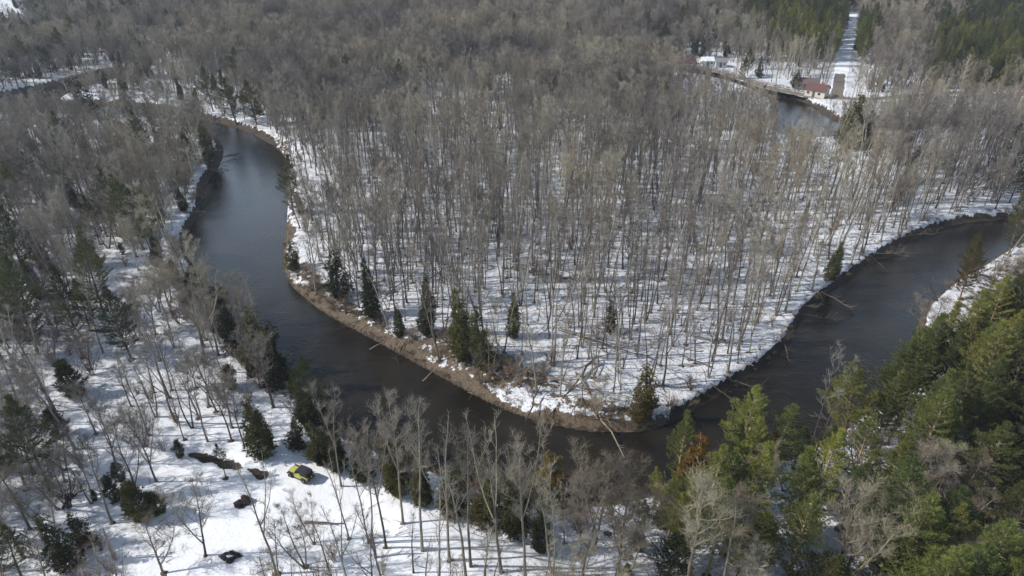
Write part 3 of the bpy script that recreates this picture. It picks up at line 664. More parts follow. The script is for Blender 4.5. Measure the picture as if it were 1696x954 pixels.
for x, y, d_, b_, p_, nb_ in zip(ex, ey, ed, eb, epx, near_bank):
    if d_ < .4: continue
    if nb_ and (x - c_jeep[0]) ** 2 + (y - c_jeep[1]) ** 2 > 30:
        u = rnd.random()
        if u < .30: add_tree('bare_shrub', x, y, rnd.uniform(2.2, 5.2), wd=1.2)
        elif u < .34: add_tree('cedar_tree', x, y, rnd.uniform(3, 7.5), (.85, .85, .75), wd=1.3)
        elif u < .37: add_tree('spreading_tree', x, y, rnd.uniform(4.5, 8))
        continue
    pr = .55 if (b_ and d_ > 1.2) else (.22 if d_ < 2.2 and p_ > 1100 else .1 if (d_ < 2.5 and p_ < 450) else 0)
    if rnd.random() < pr * .7: add_tree('bare_shrub', x, y, rnd.uniform(.8, 2.9), wd=1.5)
xs = np.array([t['x'] for t in TREES]); yy_ = np.array([t['y'] for t in TREES]); zs = terrain(xs, yy_)
for t, z in zip(TREES, zs): t['z'] = float(z)
print('TREES', len(TREES), {k: sum(t['kind'] == k for t in TREES) for k in KINDS})

# ------------------------------------------------------------------ labels that say where a thing stands
LANDMARKS = [('the yellow off-roader', 500, 790), ('the brown ditch', 370, 765), ('the dark stump heap', 405, 832), ('the muddy mound', 384, 925), ('the blackened fallen tree', 112, 812),
    ('the lone snowbound log', 540, 867), ('the river point tip', 1080, 700), ('the rusty bend cedar', 1142, 855), ('the red-roofed cottage', 1350, 158), ('the snowy straight road', 1398, 95),
    ('the blue far channel', 1320, 195), ('the lone right-bank pine', 1590, 494), ('the bleached river branches', 1390, 510), ('the black drowned tree', 380, 262), ('the wide left reach', 345, 400),
    ('the far-left snow spit', 120, 168), ('the big bankside pines', 390, 200), ('the longest fallen trunk', 975, 690), ('the brown brushy shore', 740, 590), ('the dark shore cedar', 560, 490),
    ('the fallen-trunk tangle', 1000, 580), ('the brown forest patch', 900, 455), ('the broad left pine', 218, 596), ('the near-shore cedar row', 700, 830), ('the olive near-shore cedar', 915, 800),
    ('the bright foreground pine', 1312, 905), ('the tallest right pines', 1596, 720), ('the dark corner pine', 40, 960), ('the right cut bank', 1290, 585), ('the grey log jam', 1480, 430),
    ('the river bend shore', 480, 430), ('the small green pine', 628, 285), ('the upper forest cedars', 808, 148), ('the left open snow', 190, 450), ('the birch by the off-roader', 565, 802),
    ('the pale twin trees', 1250, 855), ('the inner pale snags', 918, 600), ('the right riverside cedar', 1376, 462), ('the high right pines', 1562, 305), ('the left leaning trees', 62, 706)]
def where(px, py, kind=''):
    best = min(LANDMARKS, key=lambda L: ((px - L[1])) ** 2 + ((py - L[2]) * 1.6) ** 2)
    dx = px - best[1]; dy = (py - best[2]) * 1.6; dist = math.hypot(dx, dy)
    if dist < 10: return 'beside ' + best[0]
    rel = ('right of' if dx > 0 else 'left of') if abs(dx) > abs(dy) else ('in front of' if dy > 0 else 'behind')
    return ('just ' if dist < 45 else 'far ' if dist > 210 else 'well ' if dist > 110 else '') + rel + ' ' + best[0]
NOUN = {'bare_tree': ('tall bare tree', 'slim bare tree', 'low bare tree'), 'spreading_tree': ('tall spreading tree', 'spreading tree', 'low spreading tree'), 'pine_tree': ('tall pine', 'pine', 'small pine'),
        'cedar_tree': ('tall pointed cedar', 'pointed cedar', 'small cedar'), 'young_pine': ('young pine',) * 3, 'bare_shrub': ('tall leafless shrub', 'leafless shrub', 'small leafless shrub')}
CAT = {'bare_tree': 'tree', 'spreading_tree': 'tree', 'pine_tree': 'pine tree', 'cedar_tree': 'cedar tree', 'young_pine': 'young pine', 'bare_shrub': 'shrub'}
GRP = {'bare_tree': 'tall leafless forest trees', 'spreading_tree': 'spreading leafless trees', 'pine_tree': 'pines', 'cedar_tree': 'cedars and other pointed evergreens', 'young_pine': 'young pines on the snow', 'bare_shrub': 'leafless shrubs'}
ORD = ['leftmost', 'second from left', 'third from left', 'fourth from left', 'fifth from left', 'sixth from left', 'seventh from left', 'eighth from left', 'ninth from left', 'tenth from left', 'eleventh from left', 'twelfth from left']
NUMW = 'zero one two three four five six seven eight nine ten eleven twelve'.split()
PLUR = lambda s_: s_.replace('bare tree', 'bare trees').replace('pine ', 'pines ').replace('cedar ', 'cedars ').replace('shrub ', 'shrubs ')
def base_label(t):
    lo, hi = HTS[t['kind']]; r_ = (t['h'] - lo) / (hi - lo); nn = NOUN[t['kind']][0 if r_ > .6 else 1 if r_ > .15 else 2]
    c_ = t['color']; ad = ''
    if c_: ad = 'rusty ' if c_ == RU else 'olive ' if c_ == OL else 'dark ' if c_ in (DK, DG) else 'pale ' if c_[0] > 1.35 else 'bright ' if c_ == BR else ''
    return ad + nn + ' ' + where(t['px'], t['py'])
def in_view(t):
    a = project(t['x'], t['y'], t['z']); b_ = project(t['x'], t['y'], t['z'] + t['h']); t['px'], t['py'] = a[0], a[1]; t['size'] = a[1] - b_[1]
    return 0 <= b_[0] <= 1696 and a[1] > 0 and b_[1] < 945
solo = []; rest = {k: [] for k in KINDS}
for k in KINDS:
    vis = []
    for t in TREES:
        if t['kind'] == k: (vis if in_view(t) else rest[k]).append(t)
    vis.sort(key=lambda t: -t['size'] * (1.3 if t['special'] else 1)); solo += vis[:300]; rest[k] += vis[300:]
byl = {}
for t in solo: byl.setdefault((t['kind'], base_label(t)), []).append(t)
for (k, lab), ts_ in byl.items():
    if len(ts_) == 1: ts_[0]['label'] = lab
    elif len(ts_) <= 12:
        ts_.sort(key=lambda t: t['px'])
        for i, t in enumerate(ts_):
            o_ = 'rightmost' if i == len(ts_) - 1 else ORD[i]
            t['label'] = lab + ', ' + o_
    else:
        ts_.sort(key=lambda t: t['py']); m_ = math.ceil(len(ts_) / 12)
        rows = {2: ['back', 'front'], 3: ['back', 'middle', 'front'], 4: ['backmost', 'back', 'front', 'foremost']}.get(m_, ['backmost', 'back', 'middle', 'front', 'foremost'])
        per = math.ceil(len(ts_) / len(rows))
        for ri in range(len(rows)):
            ch = sorted(ts_[ri * per:(ri + 1) * per], key=lambda t: t['px'])
            for i, t in enumerate(ch):
                o_ = 'rightmost' if i == len(ch) - 1 else (ORD[i] if i < 12 else None)
                t['label'] = lab + (', ' + rows[ri]) + (', ' + o_ if o_ else '')

PARTN = {'bare_tree': ('trunk', 'crown'), 'spreading_tree': ('trunk', 'crown'), 'pine_tree': ('trunk', 'crown'), 'cedar_tree': ('trunk', 'crown'), 'young_pine': ('trunk', 'crown')}
for t in solo:
    nat, mt, mc, *_ = PROTO[t['kind']][t['var']]
    s_ = t['h'] / nat; sxy = s_ * t['w'] * (max(1.0, min(1.5, 1 / s_ ** .35)) if t['kind'] in ('bare_tree', 'spreading_tree') else 1.0)
    if t['kind'] == 'bare_shrub':
        r_ = link(bpy.data.objects.new('bare_shrub', mt)); r_.location = (t['x'], t['y'], t['z']); r_.rotation_euler = (0, 0, t['rz'])
    else:
        r_ = empty(t['kind'], (t['x'], t['y'], t['z']), t['rz'], t['lx'], t['ly'])
        for nm, me in zip(PARTN[t['kind']], (mt, mc)):
            o = link(bpy.data.objects.new(nm, me), r_)
            if t['color']: o.color = (*t['color'], 1)
    r_.scale = (sxy, sxy, s_)
    tag(r_, t['label'], CAT[t['kind']], GRP[t['kind']])

def scatter(name, label, cat, recs, meshes, kind='stuff'):
    """one object: points carrying copies of a few source meshes"""
    if not recs: return
    coll = bpy.data.collections.new(name + '_sources')
    for i, me in enumerate(meshes):
        o = bpy.data.objects.new('%s_source_%02d' % (name, i), me); coll.objects.link(o)
        if name == 'pine_forest': o.color = (1.7, 1.65, 1.25, 1)
    me = bpy.data.meshes.new(name); me.from_pydata([r_[0] for r_ in recs], [], [])
    for an, tp, dim, k in (('rot', 'FLOAT_VECTOR', 'vector', 1), ('scl', 'FLOAT_VECTOR', 'vector', 2)):
        a = me.attributes.new(an, tp, 'POINT'); a.data.foreach_set(dim, [c_ for r_ in recs for c_ in r_[k]])
    a = me.attributes.new('pick', 'INT', 'POINT'); a.data.foreach_set('value', [r_[3] for r_ in recs])
    ob = link(bpy.data.objects.new(name, me))
    ng = bpy.data.node_groups.new(name, 'GeometryNodeTree')
    ng.interface.new_socket('Geometry', in_out='INPUT', socket_type='NodeSocketGeometry'); ng.interface.new_socket('Geometry', in_out='OUTPUT', socket_type='NodeSocketGeometry')
    N = ng.nodes; L = ng.links; gi = N.new('NodeGroupInput'); go = N.new('NodeGroupOutput')
    ip = N.new('GeometryNodeInstanceOnPoints'); ci = N.new('GeometryNodeCollectionInfo'); ci.inputs['Collection'].default_value = coll
    ci.inputs['Separate Children'].default_value = True; ci.inputs['Reset Children'].default_value = True
    def na(nm, tp): q_ = N.new('GeometryNodeInputNamedAttribute'); q_.data_type = tp; q_.inputs[0].default_value = nm; return next(s_ for s_ in q_.outputs if s_.enabled)
    er = N.new('FunctionNodeEulerToRotation'); L.new(na('rot', 'FLOAT_VECTOR'), er.inputs[0])
    L.new(gi.outputs[0], ip.inputs['Points']); L.new(ci.outputs[0], ip.inputs['Instance']); ip.inputs['Pick Instance'].default_value = True
    L.new(na('pick', 'INT'), ip.inputs['Instance Index']); L.new(er.outputs[0], ip.inputs['Rotation']); L.new(na('scl', 'FLOAT_VECTOR'), ip.inputs['Scale'])
    L.new(ip.outputs[0], go.inputs[0])
    md = ob.modifiers.new('copies', 'NODES'); md.node_group = ng
    return tag(ob, label, cat, kind=kind)
def merged(kind):
    out = []
    for nat, mt, mc, tr, cr, bark, leaf in PROTO[kind]:
        if cr is None: out.append(mt); continue
        k = len(tr.v); me = bpy.data.meshes.new(kind); me.from_pydata([tuple(v) for v in tr.v + cr.v], [], list(tr.f) + [tuple(i + k for i in f_) for f_ in cr.f])
        me.materials.append(bark); me.materials.append(leaf); me.polygons.foreach_set('material_index', [0] * len(tr.f) + [1] * len(cr.f)); me.update(); out.append(me)
    return out
SN = {'bare_tree': ('bare_forest', 'grey leafless hardwood forest filling the land round and beyond the river', 'forest'),
      'spreading_tree': ('spreading_forest', 'wide bushy grey-brown leafless crowns of the distant forest', 'forest'),
      'pine_tree': ('pine_forest', 'dark green pine plantations and scattered pines in the distance', 'forest'),
      'cedar_tree': ('cedar_forest', 'small dark pointed evergreens scattered through the distant forest', 'forest'),
      'young_pine': ('young_pine_growth', 'small young pines scattered under the far trees', 'undergrowth'),
      'bare_shrub': ('brush', 'brown leafless underbrush between the trees', 'brush')}
for k in KINDS:
    recs = []
    for t in rest[k]:
        nat = PROTO[k][t['var']][0]; s_ = t['h'] / nat; sxy = s_ * t['w'] * (max(1.0, min(1.5, 1 / s_ ** .35)) if k in ('bare_tree', 'spreading_tree') else 1.0)
        recs.append(((t['x'], t['y'], t['z']), (t['lx'], t['ly'], t['rz']), (sxy, sxy, s_), t['var']))
    scatter(*SN[k], recs, merged(k))

# ------------------------------------------------------------------ forest floor: melted rings round trunks, sticks, dead grass
lv = MB(); rl = random.Random(5)
for t in TREES:
    if t['kind'] in ('bare_shrub',) or t['y'] > 190 or (t['kind'] == 'young_pine' and rl.random() < .6): continue
    if t['kind'] == 'bare_tree' and rl.random() < .35: continue
    r0 = rl.uniform(.28, .6) * (1.35 if t['kind'] in ('cedar_tree', 'pine_tree') else 1); k = len(lv.v); m_ = 9
    lv.v.append(Vector((t['x'], t['y'], t['z'] + .1)))
    ring = []
    for j in range(m_):
        a = 6.283 * j / m_; rr = r0 * rl.uniform(.7, 1.3); ring.append((t['x'] + rr * math.cos(a) * 1.15, t['y'] + rr * math.sin(a)))
    for x, y in ring: lv.v.append(Vector((x, y, t['z'] - .03)))
    for j in range(m_): lv.f.append((k, k + 1 + j, k + 1 + (j + 1) % m_))
o = lv.build('leaf_litter', M['litter']); tag(o, 'dark leaf litter in melted rings round the tree trunks', 'leaf litter', kind='stuff')

sticks = []
for s in range(4):
    mb = MB(); r2 = random.Random(200 + s); L = 2.2
    pts = [Vector((-L / 2 + L * i / 4, r2.uniform(-.08, .08), .05 + .04 * i)) for i in range(5)]; mb.tube(pts, [.045, .04, .032, .02, .01], 4)
    for k in range(6):
        a = pts[r2.randrange(1, 5)]; mb.spike(a, a + Vector((r2.uniform(.1, .6), r2.uniform(-.5, .5), r2.uniform(.0, .3))), .014)
    sticks.append(mb.mesh('stick', M['deadwood']))
recs = []
PEN = gpoly([(480,300),(600,280),(1650,300),(1600,360),(1450,425),(1300,570),(1100,690),(950,690),(800,640),(620,550),(490,450)])
sx_ = np.array([rl.uniform(-120, 190) for _ in range(15000)]); sy_ = np.array([rl.uniform(60, 230) for _ in range(15000)])
okk = inside(sx_, sy_, PEN); sz_, sdd, _, _, _ = terrain(sx_, sy_, True)
for x, y, z, ok_, d_ in zip(sx_, sy_, sz_, okk, sdd):
    if ok_ and d_ > 1 and len(recs) < 2600:
        s_ = rl.uniform(.4, 1.9); recs.append(((x, y, z), (0, rl.uniform(-.06, .06), rl.uniform(0, 6.28)), (s_, s_, s_ * .8), rl.randrange(4)))
for _ in range(500):
    a, b_ = rl.uniform(0, 1100), rl.uniform(560, 954); x, y = ground(a, b_); d_ = terrain(np.array([x]), np.array([y]), True)
    if d_[1][0] > 1.5 and not (330 < a < 600 and 760 < b_ < 930): recs.append(((x, y, float(d_[0][0])), (0, 0, rl.uniform(0, 6.28)), (rl.uniform(.3, 1.1),) * 3, rl.randrange(4)))
scatter('fallen_sticks', 'dark fallen sticks littering the snow under the trees', 'sticks', recs, sticks)

tufts = []
for s in range(4):
    mb = MB(); r2 = random.Random(300 + s)
    for k in range(55):
        az = r2.uniform(0, 6.28); p = Vector((r2.gauss(0, .22), r2.gauss(0, .22), -.05)); d = (Vector((0, 0, 1)) + dirv(az, 0) * r2.uniform(.1, 1.3)).normalized()
        side = d.cross(dirv(r2.uniform(0, 6.28), 0)).normalized() * .02; h = r2.uniform(.25, .7)
        mb.tri(p - side, p + side, p + d * h)
    tufts.append(mb.mesh('grass_tuft', M['grass']))
recs = []
bx_ = np.array([rl.uniform(-120, 160) for _ in range(60000)]); by_ = np.array([rl.uniform(60, 230) for _ in range(60000)])
bz_, bd_, bdr, bdt, _ = terrain(bx_, by_, True)
gm = np.zeros(len(bx_))
bpx = 848 + F * bx_ / np.maximum(by_ * cp + CH * sp, 1)
for k, p in enumerate(brown[:3]): gm = np.maximum(gm, (sdf(bx_, by_, p) < .5) * .8)
gm = np.maximum(gm, ((bd_ > .1) & (bd_ < 1.3) & (bpx > 455) & (bpx < 1112) & (bpx > 0)) * .7)
gm = np.maximum(gm, ((bd_ > .3) & (bd_ < 2.0)) * .25); gm = np.maximum(gm, (inside(bx_, by_, brown[3]) | inside(bx_, by_, brown[7]) | inside(bx_, by_, brown[8])) * .5)
gm *= (vnoise(bx_ * .45, by_ * .45) > .4)
for i in range(len(bx_)):
    if bd_[i] > .1 and rl.random() < gm[i]:
        s_ = rl.uniform(.6, 1.5); recs.append(((bx_[i], by_[i], bz_[i]), (0, 0, rl.uniform(0, 6.28)), (s_ * 1.3, s_ * 1.3, s_ * .8), rl.randrange(4)))
print('TUFTS', len(recs))
scatter('dead_grass', 'flattened tan and rust dead grass on the snow-free shore', 'grass', recs, tufts)

# ------------------------------------------------------------------ fallen trunks, snags, drift wood
def log_parts(root, L, r, nbr, seed, snow=False, mat='deadwood', spread=1.6):
    r2 = random.Random(seed); mb = MB(); n_ = 7
    pts = [Vector((L * i / n_, r2.uniform(-.02, .02) * L, r * .6 + r2.uniform(0, .02) * L)) for i in range(n_ + 1)]
    mb.tube(pts, [r * (1 - .7 * i / n_) for i in range(n_ + 1)], 7, True); tr = mb.build('trunk', M[mat], root, smooth=True)
    if nbr:
        bb = MB()
        for k in range(nbr):
            t = r2.uniform(.35, .97) * n_; i = min(int(t), n_ - 1); a = pts[i].lerp(pts[i + 1], t - i)
            d = Vector((r2.uniform(.4, 1), r2.uniform(-1, 1), r2.uniform(-.05, .8))).normalized(); l_ = spread * r2.uniform(.4, 1.3)
            e = a + d * l_; bb.tube([a, a.lerp(e, .5) + Vector((0, 0, .08)), e], [r * .28, r * .18, .012], 3)
            for _ in range(4):
                q_ = a.lerp(e, r2.uniform(.3, .95)); bb.spike(q_, q_ + (d + Vector((r2.uniform(-.8, .8), r2.uniform(-.8, .8), r2.uniform(-.2, .7)))).normalized() * l_ * r2.uniform(.25, .6), .018)
        bb.build('branches', M[mat], root)
    return tr
def fallen(x0, y0, x1, y1, r, nbr, label, z0=None, z1=None, seed=0, col=None, spread=1.6, name='fallen_log', base=None):
    a = Vector((*ground(x0, y0, base if base is not None else 0), 0)); b_ = Vector((*ground(x1, y1, base if base is not None else 0), 0))
    a.z = gz(a.x, a.y) if z0 is None else z0; b_.z = gz(b_.x, b_.y) if z1 is None else z1
    d = b_ - a; root = empty(name, a); root.rotation_euler = d.to_track_quat('X', 'Z').to_euler()
    log_parts(root, d.length, r * 1.05, nbr, seed, spread=spread)
    if col:
        for ch in root.children: ch.color = (*col, 1)
    tag(root, label, 'fallen log', 'fallen trunks and branches')
    return root
PW = (1.6, 1.55, 1.45); DKW = (.6, .55, .5)
FL = [
 (955,622,1036,746,.22,14,'long fallen tree crossing the shore with its tip in the river',.4,WZ+.1,PW),
 (985,600,900,694,.2,8,'fallen trunk slanting down to the shore left of the longest one',.8,-1.2,DKW),
 (905,630,1062,668,.17,6,'long pale fallen trunk lying level behind the shore',.5,.2,PW),
 (870,690,905,632,.14,4,'short leaning dead trunk rising from the snowy shore',-1.0,1.8,DKW),
 (930,545,1010,590,.16,8,'dark fallen trunk in the tangle, upper one',.3,.3,None),
 (915,548,1060,578,.15,9,'long dark trunk at the top of the tangle',.6,.2,None),
 (960,560,1085,600,.17,8,'dark trunk crossing the tangle toward the right',.3,.5,DKW),
 (985,622,1000,565,.12,4,'short dark trunk propped up in the tangle',.1,1.6,None),
 (820,568,850,600,.13,5,'short fallen trunk on snow left of the tangle',.2,.2,None),
 (640,492,690,455,.16,9,'dark fallen trunk lying uphill behind the shore cedars',.2,.7,DKW),
 (760,430,845,402,.12,4,'thin fallen trunk among the standing trees, upper left of the stand',.4,.9,None),
 (700,470,755,440,.12,5,'thin dark fallen trunk right of the shore cedars',.2,.6,None),
 (1150,560,1230,575,.13,5,'fallen trunk on snow near the right cut bank',.2,.3,None),
 (1030,500,1060,478,.14,6,'dark fallen trunk with raised end, middle of the stand',.3,1.4,DKW),
 (1085,640,1140,648,.1,3,'short fallen pole on snow behind the shoreline cedar',.2,.3,None),
 (1105,470,1200,478,.1,4,'thin fallen pole in the right half of the stand',.2,.4,None),
 (612,575,650,560,.12,6,'small fallen trunk on the brown shore below the cedars',-.6,.2,None),
 (600,520,545,505,.13,9,'dark tangled dead treetop on the brown shore',.2,-.7,DKW),
 (700,625,735,596,.08,3,'thin pale stick-like trunk on the brown shore',-.9,.1,PW),
 (1180,610,1110,585,.11,5,'fallen pole pointing away from the right cut bank',.1,.3,None)]
for i, (x0, y0, x1, y1, r, nb, lab, z0, z1, c_) in enumerate(FL): fallen(x0, y0, x1, y1, r, nb, lab, z0, z1, i + 1, c_)
for i, (x0, y0, x1, y1, r, nb, lab, c_) in enumerate([
 (1352,488,1412,514,.17,10,'bleached branching trunk lying in the river below the cut bank',PW),
 (1322,528,1390,533,.14,12,'dark branchy trunk in the water left of the bleached one',None),
 (1465,424,1518,430,.12,7,'pale thin branch over the water by the upper right bank',PW),
 (1440,428,1500,420,.16,14,'grey tangle of branches hanging off the upper right bank',None),
 (1292,560,1306,600,.15,12,'dark dead tree hanging into the water at the cut bank',None),
 (1215,640,1262,648,.13,16,'brushy dead branches in the water under the cut bank',DKW),
 (1490,400,1560,386,.15,10,'dead trunk along the waterline at the far right bank',None),
 (352,268,398,258,.16,16,'black branchy tree lying in the left reach of the river',(.25,.25,.25)),
 (345,292,372,280,.13,12,'smaller black branches in the left reach',(.3,.3,.3)),
 (330,345,352,322,.13,12,'dark dead branches at the left reach edge beside snow',(.45,.45,.45)),
 (775,650,786,655,.07,3,'small stick lying in the shallows off the brown shore',PW),
 (1345,470,1362,482,.12,6,'short snowy trunk end sticking out from the cut bank',PW)]):
    fallen(x0, y0, x1, y1, r, nb, lab, -.9 if i not in (10,) else WZ, WZ + .1, 60 + i, c_, base=WZ, spread=1.9)
fallen(505, 866, 572, 868, .17, 3, 'dark log lying alone on the snow below the off-roader', None, None, 90, DKW, name='fallen_log')
# dead trees and limbs that have slid down the banks
r3 = random.Random(21); nR = len(RIV); sg_ = 1 if .5 * sum(RIV[i - 1][0] * RIV[i][1] - RIV[i][0] * RIV[i - 1][1] for i in range(nR)) > 0 else -1
done = 0
for _ in range(400):
    if done >= 34: break
    i = r3.randrange(nR); p = RIV[i]; t_ = RIV[(i + 1) % nR] - RIV[i - 1]; t_ = t_ / np.hypot(*t_); out_ = np.array([t_[1], -t_[0]]) * sg_
    q0 = project(p[0], p[1], WZ)
    if not (300 < q0[0] < 1640 and 200 < q0[1] < 790) or (q0[0] < 1150 and r3.random() < .5): continue
    L_ = r3.uniform(2.5, 6.5); ang = r3.uniform(-1.1, 1.1); dv = -out_ * math.cos(ang) + t_ * math.sin(ang)
    a = Vector((p[0] + out_[0] * 1.3, p[1] + out_[1] * 1.3, 0)); a.z = gz(a.x, a.y) + .15; b_ = Vector((a.x + dv[0] * L_, a.y + dv[1] * L_, WZ + r3.uniform(-.1, .3)))
    root = empty('fallen_log', a); root.rotation_euler = (b_ - a).to_track_quat('X', 'Z').to_euler(); log_parts(root, L_, r3.uniform(.07, .15), r3.randrange(5, 13), 500 + done, spread=1.2)
    cc_ = r3.choice([DKW, (.8, .75, .7), PW, (.45, .42, .4)])
    for ch in root.children: ch.color = (*cc_, 1)
    done += 1; q1 = project(a.x, a.y, a.z)
    used_ = {o['label'] for o in bpy.data.objects if 'label' in o}; lb_ = ('pale' if cc_ == PW else 'dark') + (' long' if L_ > 4.8 else ' short' if L_ < 3.6 else '') + ' dead trunk on the bank, ' + where(q1[0], q1[1])
    if lb_ in used_: lb_ = lb_.replace('dead trunk', 'many-limbed trunk')
    tag(root, lb_, 'fallen log', 'dead trunks slid down the river banks')
# uprooted blackened tree in the lower left: gnarled bare limbs fanning from a root plate
x, y = ground(112, 828); root = empty('fallen_tree', (x, y, gz(x, y)))
r2 = random.Random(77); mb = MB()
for k in range(11):
    az = r2.uniform(-.3, 3.6); d = dirv(az, r2.uniform(.1, .9)); p = Vector((0, 0, .1)); pts = [p]
    for i in range(5): d = (d + Vector((r2.uniform(-.35, .35), r2.uniform(-.35, .35), r2.uniform(-.2, .25)))).normalized(); pts.append(pts[-1] + d * .62)
    mb.tube(pts, [.11, .09, .07, .05, .035, .02], 4)
    for i in range(1, 6):
        for _ in range(2):
            e = (d + dirv(r2.uniform(0, 6.28), r2.uniform(-.2, .8))).normalized(); mb.tube([pts[i], pts[i] + e * .5, pts[i] + e * .7 + Vector((0, 0, .3))], [.04, .028, .012], 3)
mb.build('limbs', M['deadwood'], root).color = (.35, .3, .3, 1)
mb = MB(); mb.tube([(0, 0, -.1), (.2, -.9, .25), (.3, -1.6, .2)], [.3, .2, .16], 8, True); mb.build('trunk', M['deadwood'], root).color = (.4, .35, .33, 1)
tag(root, 'blackened uprooted tree with gnarled limbs lying on snow, lower left', 'fallen tree')
# dead snags with broken tops
for i, (bx, by, ty, lab) in enumerate([(918,600,480,'broken-topped dead snag left of the tangle of fallen trunks'), (1055,590,500,'broken snag behind the tangle of fallen trunks'), (572,512,490,'short pale broken snag on the brown shore'), (193,930,882,'short dead stub in the lower left brush'),(622,925,880,'dead snag beside the near bare trees in the bottom centre')]):
    x, y = ground(bx, by); h = height_for(y, ty); z = gz(x, y); root = empty('dead_snag', (x, y, z)); r2 = random.Random(400 + i); mb = MB()
    mb.tube([(0, 0, -.3), (.05, .03, h * .35), (-.05, .1, h * .7), (.1, .05, h)], [.2, .16, .13, .09], 7); k = len(mb.v)
    for j in range(5): a = j * 1.25; mb.spike((.1 + .05 * math.cos(a), .05 + .05 * math.sin(a), h - .1), (.1 + .08 * math.cos(a), .05 + .08 * math.sin(a), h + r2.uniform(.2, .7)), .04)
    mb.build('trunk', M['deadwood'], root); bb = MB()
    for j in range(9): zz_ = r2.uniform(.3, .95) * h; a = r2.uniform(0, 6.28); bb.tube([(0, 0, zz_), dirv(a, .3) * .5 + Vector((0, 0, zz_)), dirv(a, .5) * r2.uniform(.8, 1.6) + Vector((0, 0, zz_))], [.045, .03, .01], 3)
    bb.build('branches', M['deadwood'], root); tag(root, lab, 'dead tree', 'broken dead snags')

# ------------------------------------------------------------------ dark heaps on the open snow
def lump(name, mat, parent, c_, r, seed, sc=(1, 1, .7)):
    bm = bmesh.new(); bmesh.ops.create_icosphere(bm, subdivisions=4, radius=1)
    for v in bm.verts:
        p = v.co; n_ = float(vnoise(p.x * 2 + seed, p.y * 2 + p.z * 3 + seed)) + .5 * float(vnoise(p.x * 6 + seed, p.y * 6 + p.z * 5)) + .25 * float(vnoise(p.x * 14, p.y * 14 + p.z * 11 + seed))
        f_ = .55 + .55 * n_; v.co = Vector((p.x * f_ * sc[0] * r + c_[0], p.y * f_ * sc[1] * r + c_[1], p.z * f_ * sc[2] * r + c_[2]))
    me = bpy.data.meshes.new(name); bm.to_mesh(me); bm.free(); me.materials.append(mat)
    return link(bpy.data.objects.new(name, me), parent)
x, y = ground(404, 834); root = empty('stump_heap', (x, y, gz(x, y)))
for i, (c_, r, s_) in enumerate([((-.6, -.3, .25), .62, (1.1, 1, .8)), ((.3, .0, .25), .64, (1.2, .9, .8)), ((.0, .5, .5), .52, (1, 1, .9)), ((.72, .35, .35), .48, (.9, 1, .9)), ((-.2, -.75, .1), .4, (1.3, .8, .6))]):
    lump('stump', M['mud'], root, tuple(q_ * .85 for q_ in c_), r * .85, i * 9, s_)
lump('snow_cap', M['snow_cap'], root, (.02, .12, .52), .26, 5, (1.1, .8, .35))
tag(root, 'heap of dark earthy stumps alone in the middle of the open snow', 'stump heap')
x, y = ground(384, 926); root = empty('earth_mound', (x, y, gz(x, y)))
lump('soil', M['mud'], root, (-.15, .25, .05), .95, 31, (1.25, .6, .45)); lump('soil', M['mud'], root, (.0, -.5, .1), .5, 47, (.9, .7, .55)); lump('snow_cap', M['snow_cap'], root, (-.1, -.1, .42), .3, 12, (1.2, .5, .3))
mb = MB(); r2 = random.Random(9)
for k in range(26): a = r2.uniform(0, 6.28); p = Vector((math.cos(a) * r2.uniform(.3, 1), .25 + math.sin(a) * .5, .25)); mb.spike(p, p + Vector((r2.uniform(-.3, .5), r2.uniform(-.2, .2), r2.uniform(.1, .6))), .025)
mb.build('roots', M['deadwood'], root); tag(root, 'low mound of dark muddy soil with roots sticking out of snow', 'soil mound')

# ------------------------------------------------------------------ yellow off-roader
YEL = plain('yellow_paint', (.42, .42, .1), .3, .05, 2, 0, .5); BLK = plain('black_plastic', (.02, .02, .022), .55, .2); TOP = plain('soft_top_fabric', (.028, .028, .034), .8, .25, 6)
RUB = plain('tyre_rubber', (.022, .021, .02), .85, .2); GLS = plain('dark_glass', (.03, .04, .045), .08, .1, 1, 0, .8); MET = plain('rim_metal', (.25, .25, .25), .4, .1, 3, .7); SEAT = plain('seat_cloth', (.06, .05, .045), .8, .2); LMP = plain('lamp_glass', (.7, .7, .68), .2, .05); RED = plain('red_lamp', (.35, .02, .02), .3, .05)
a = Vector((*ground(480, 789), 0)); b_ = Vector((*ground(505, 800), 0)); fw = (a - b_).normalized(); left = Vector((-fw.y, fw.x, 0))
c0 = (a + b_) / 2 - left * .78; zc = gz(c0.x, c0.y)
jeep = empty('off_road_car', (c0.x, c0.y, zc - .03), math.atan2(fw.y, fw.x)); jeep.scale = (.94, .94, .94)
tag(jeep, 'bright yellow open off-road car with black soft top and spare wheel, parked on the snow', 'car')
mb = MB()                                                             # tub, lower body with wheel openings
side = [(-1.75, .55), (-1.75, 1.12), (.55, 1.12), (.62, 1.1), (.62, .5), (.45, .42), (-.75, .42), (-.85, .75), (-1.0, .9), (-1.3, .9), (-1.48, .75), (-1.52, .55)]
mb.prism(side, -.74, .74); body = mb.build('body', YEL, jeep, .015)
mb = MB(); mb.prism([(.64, .62), (.64, 1.12), (.9, 1.12), (1.68, 1.04), (1.72, .98), (1.72, .62)], -.58, .58); hood = mb.build('hood', YEL, jeep, .02)
mb = MB(); mb.box(1.725, 1.77, -.55, .55, .6, 1.02); gr = mb.build('grille', YEL, jeep, .01)
for k in range(7): mb = MB(); yk = -.24 + .08 * k; mb.box(1.772, 1.785, yk - .018, yk + .018, .68, .96); mb.build('slot', BLK, gr)
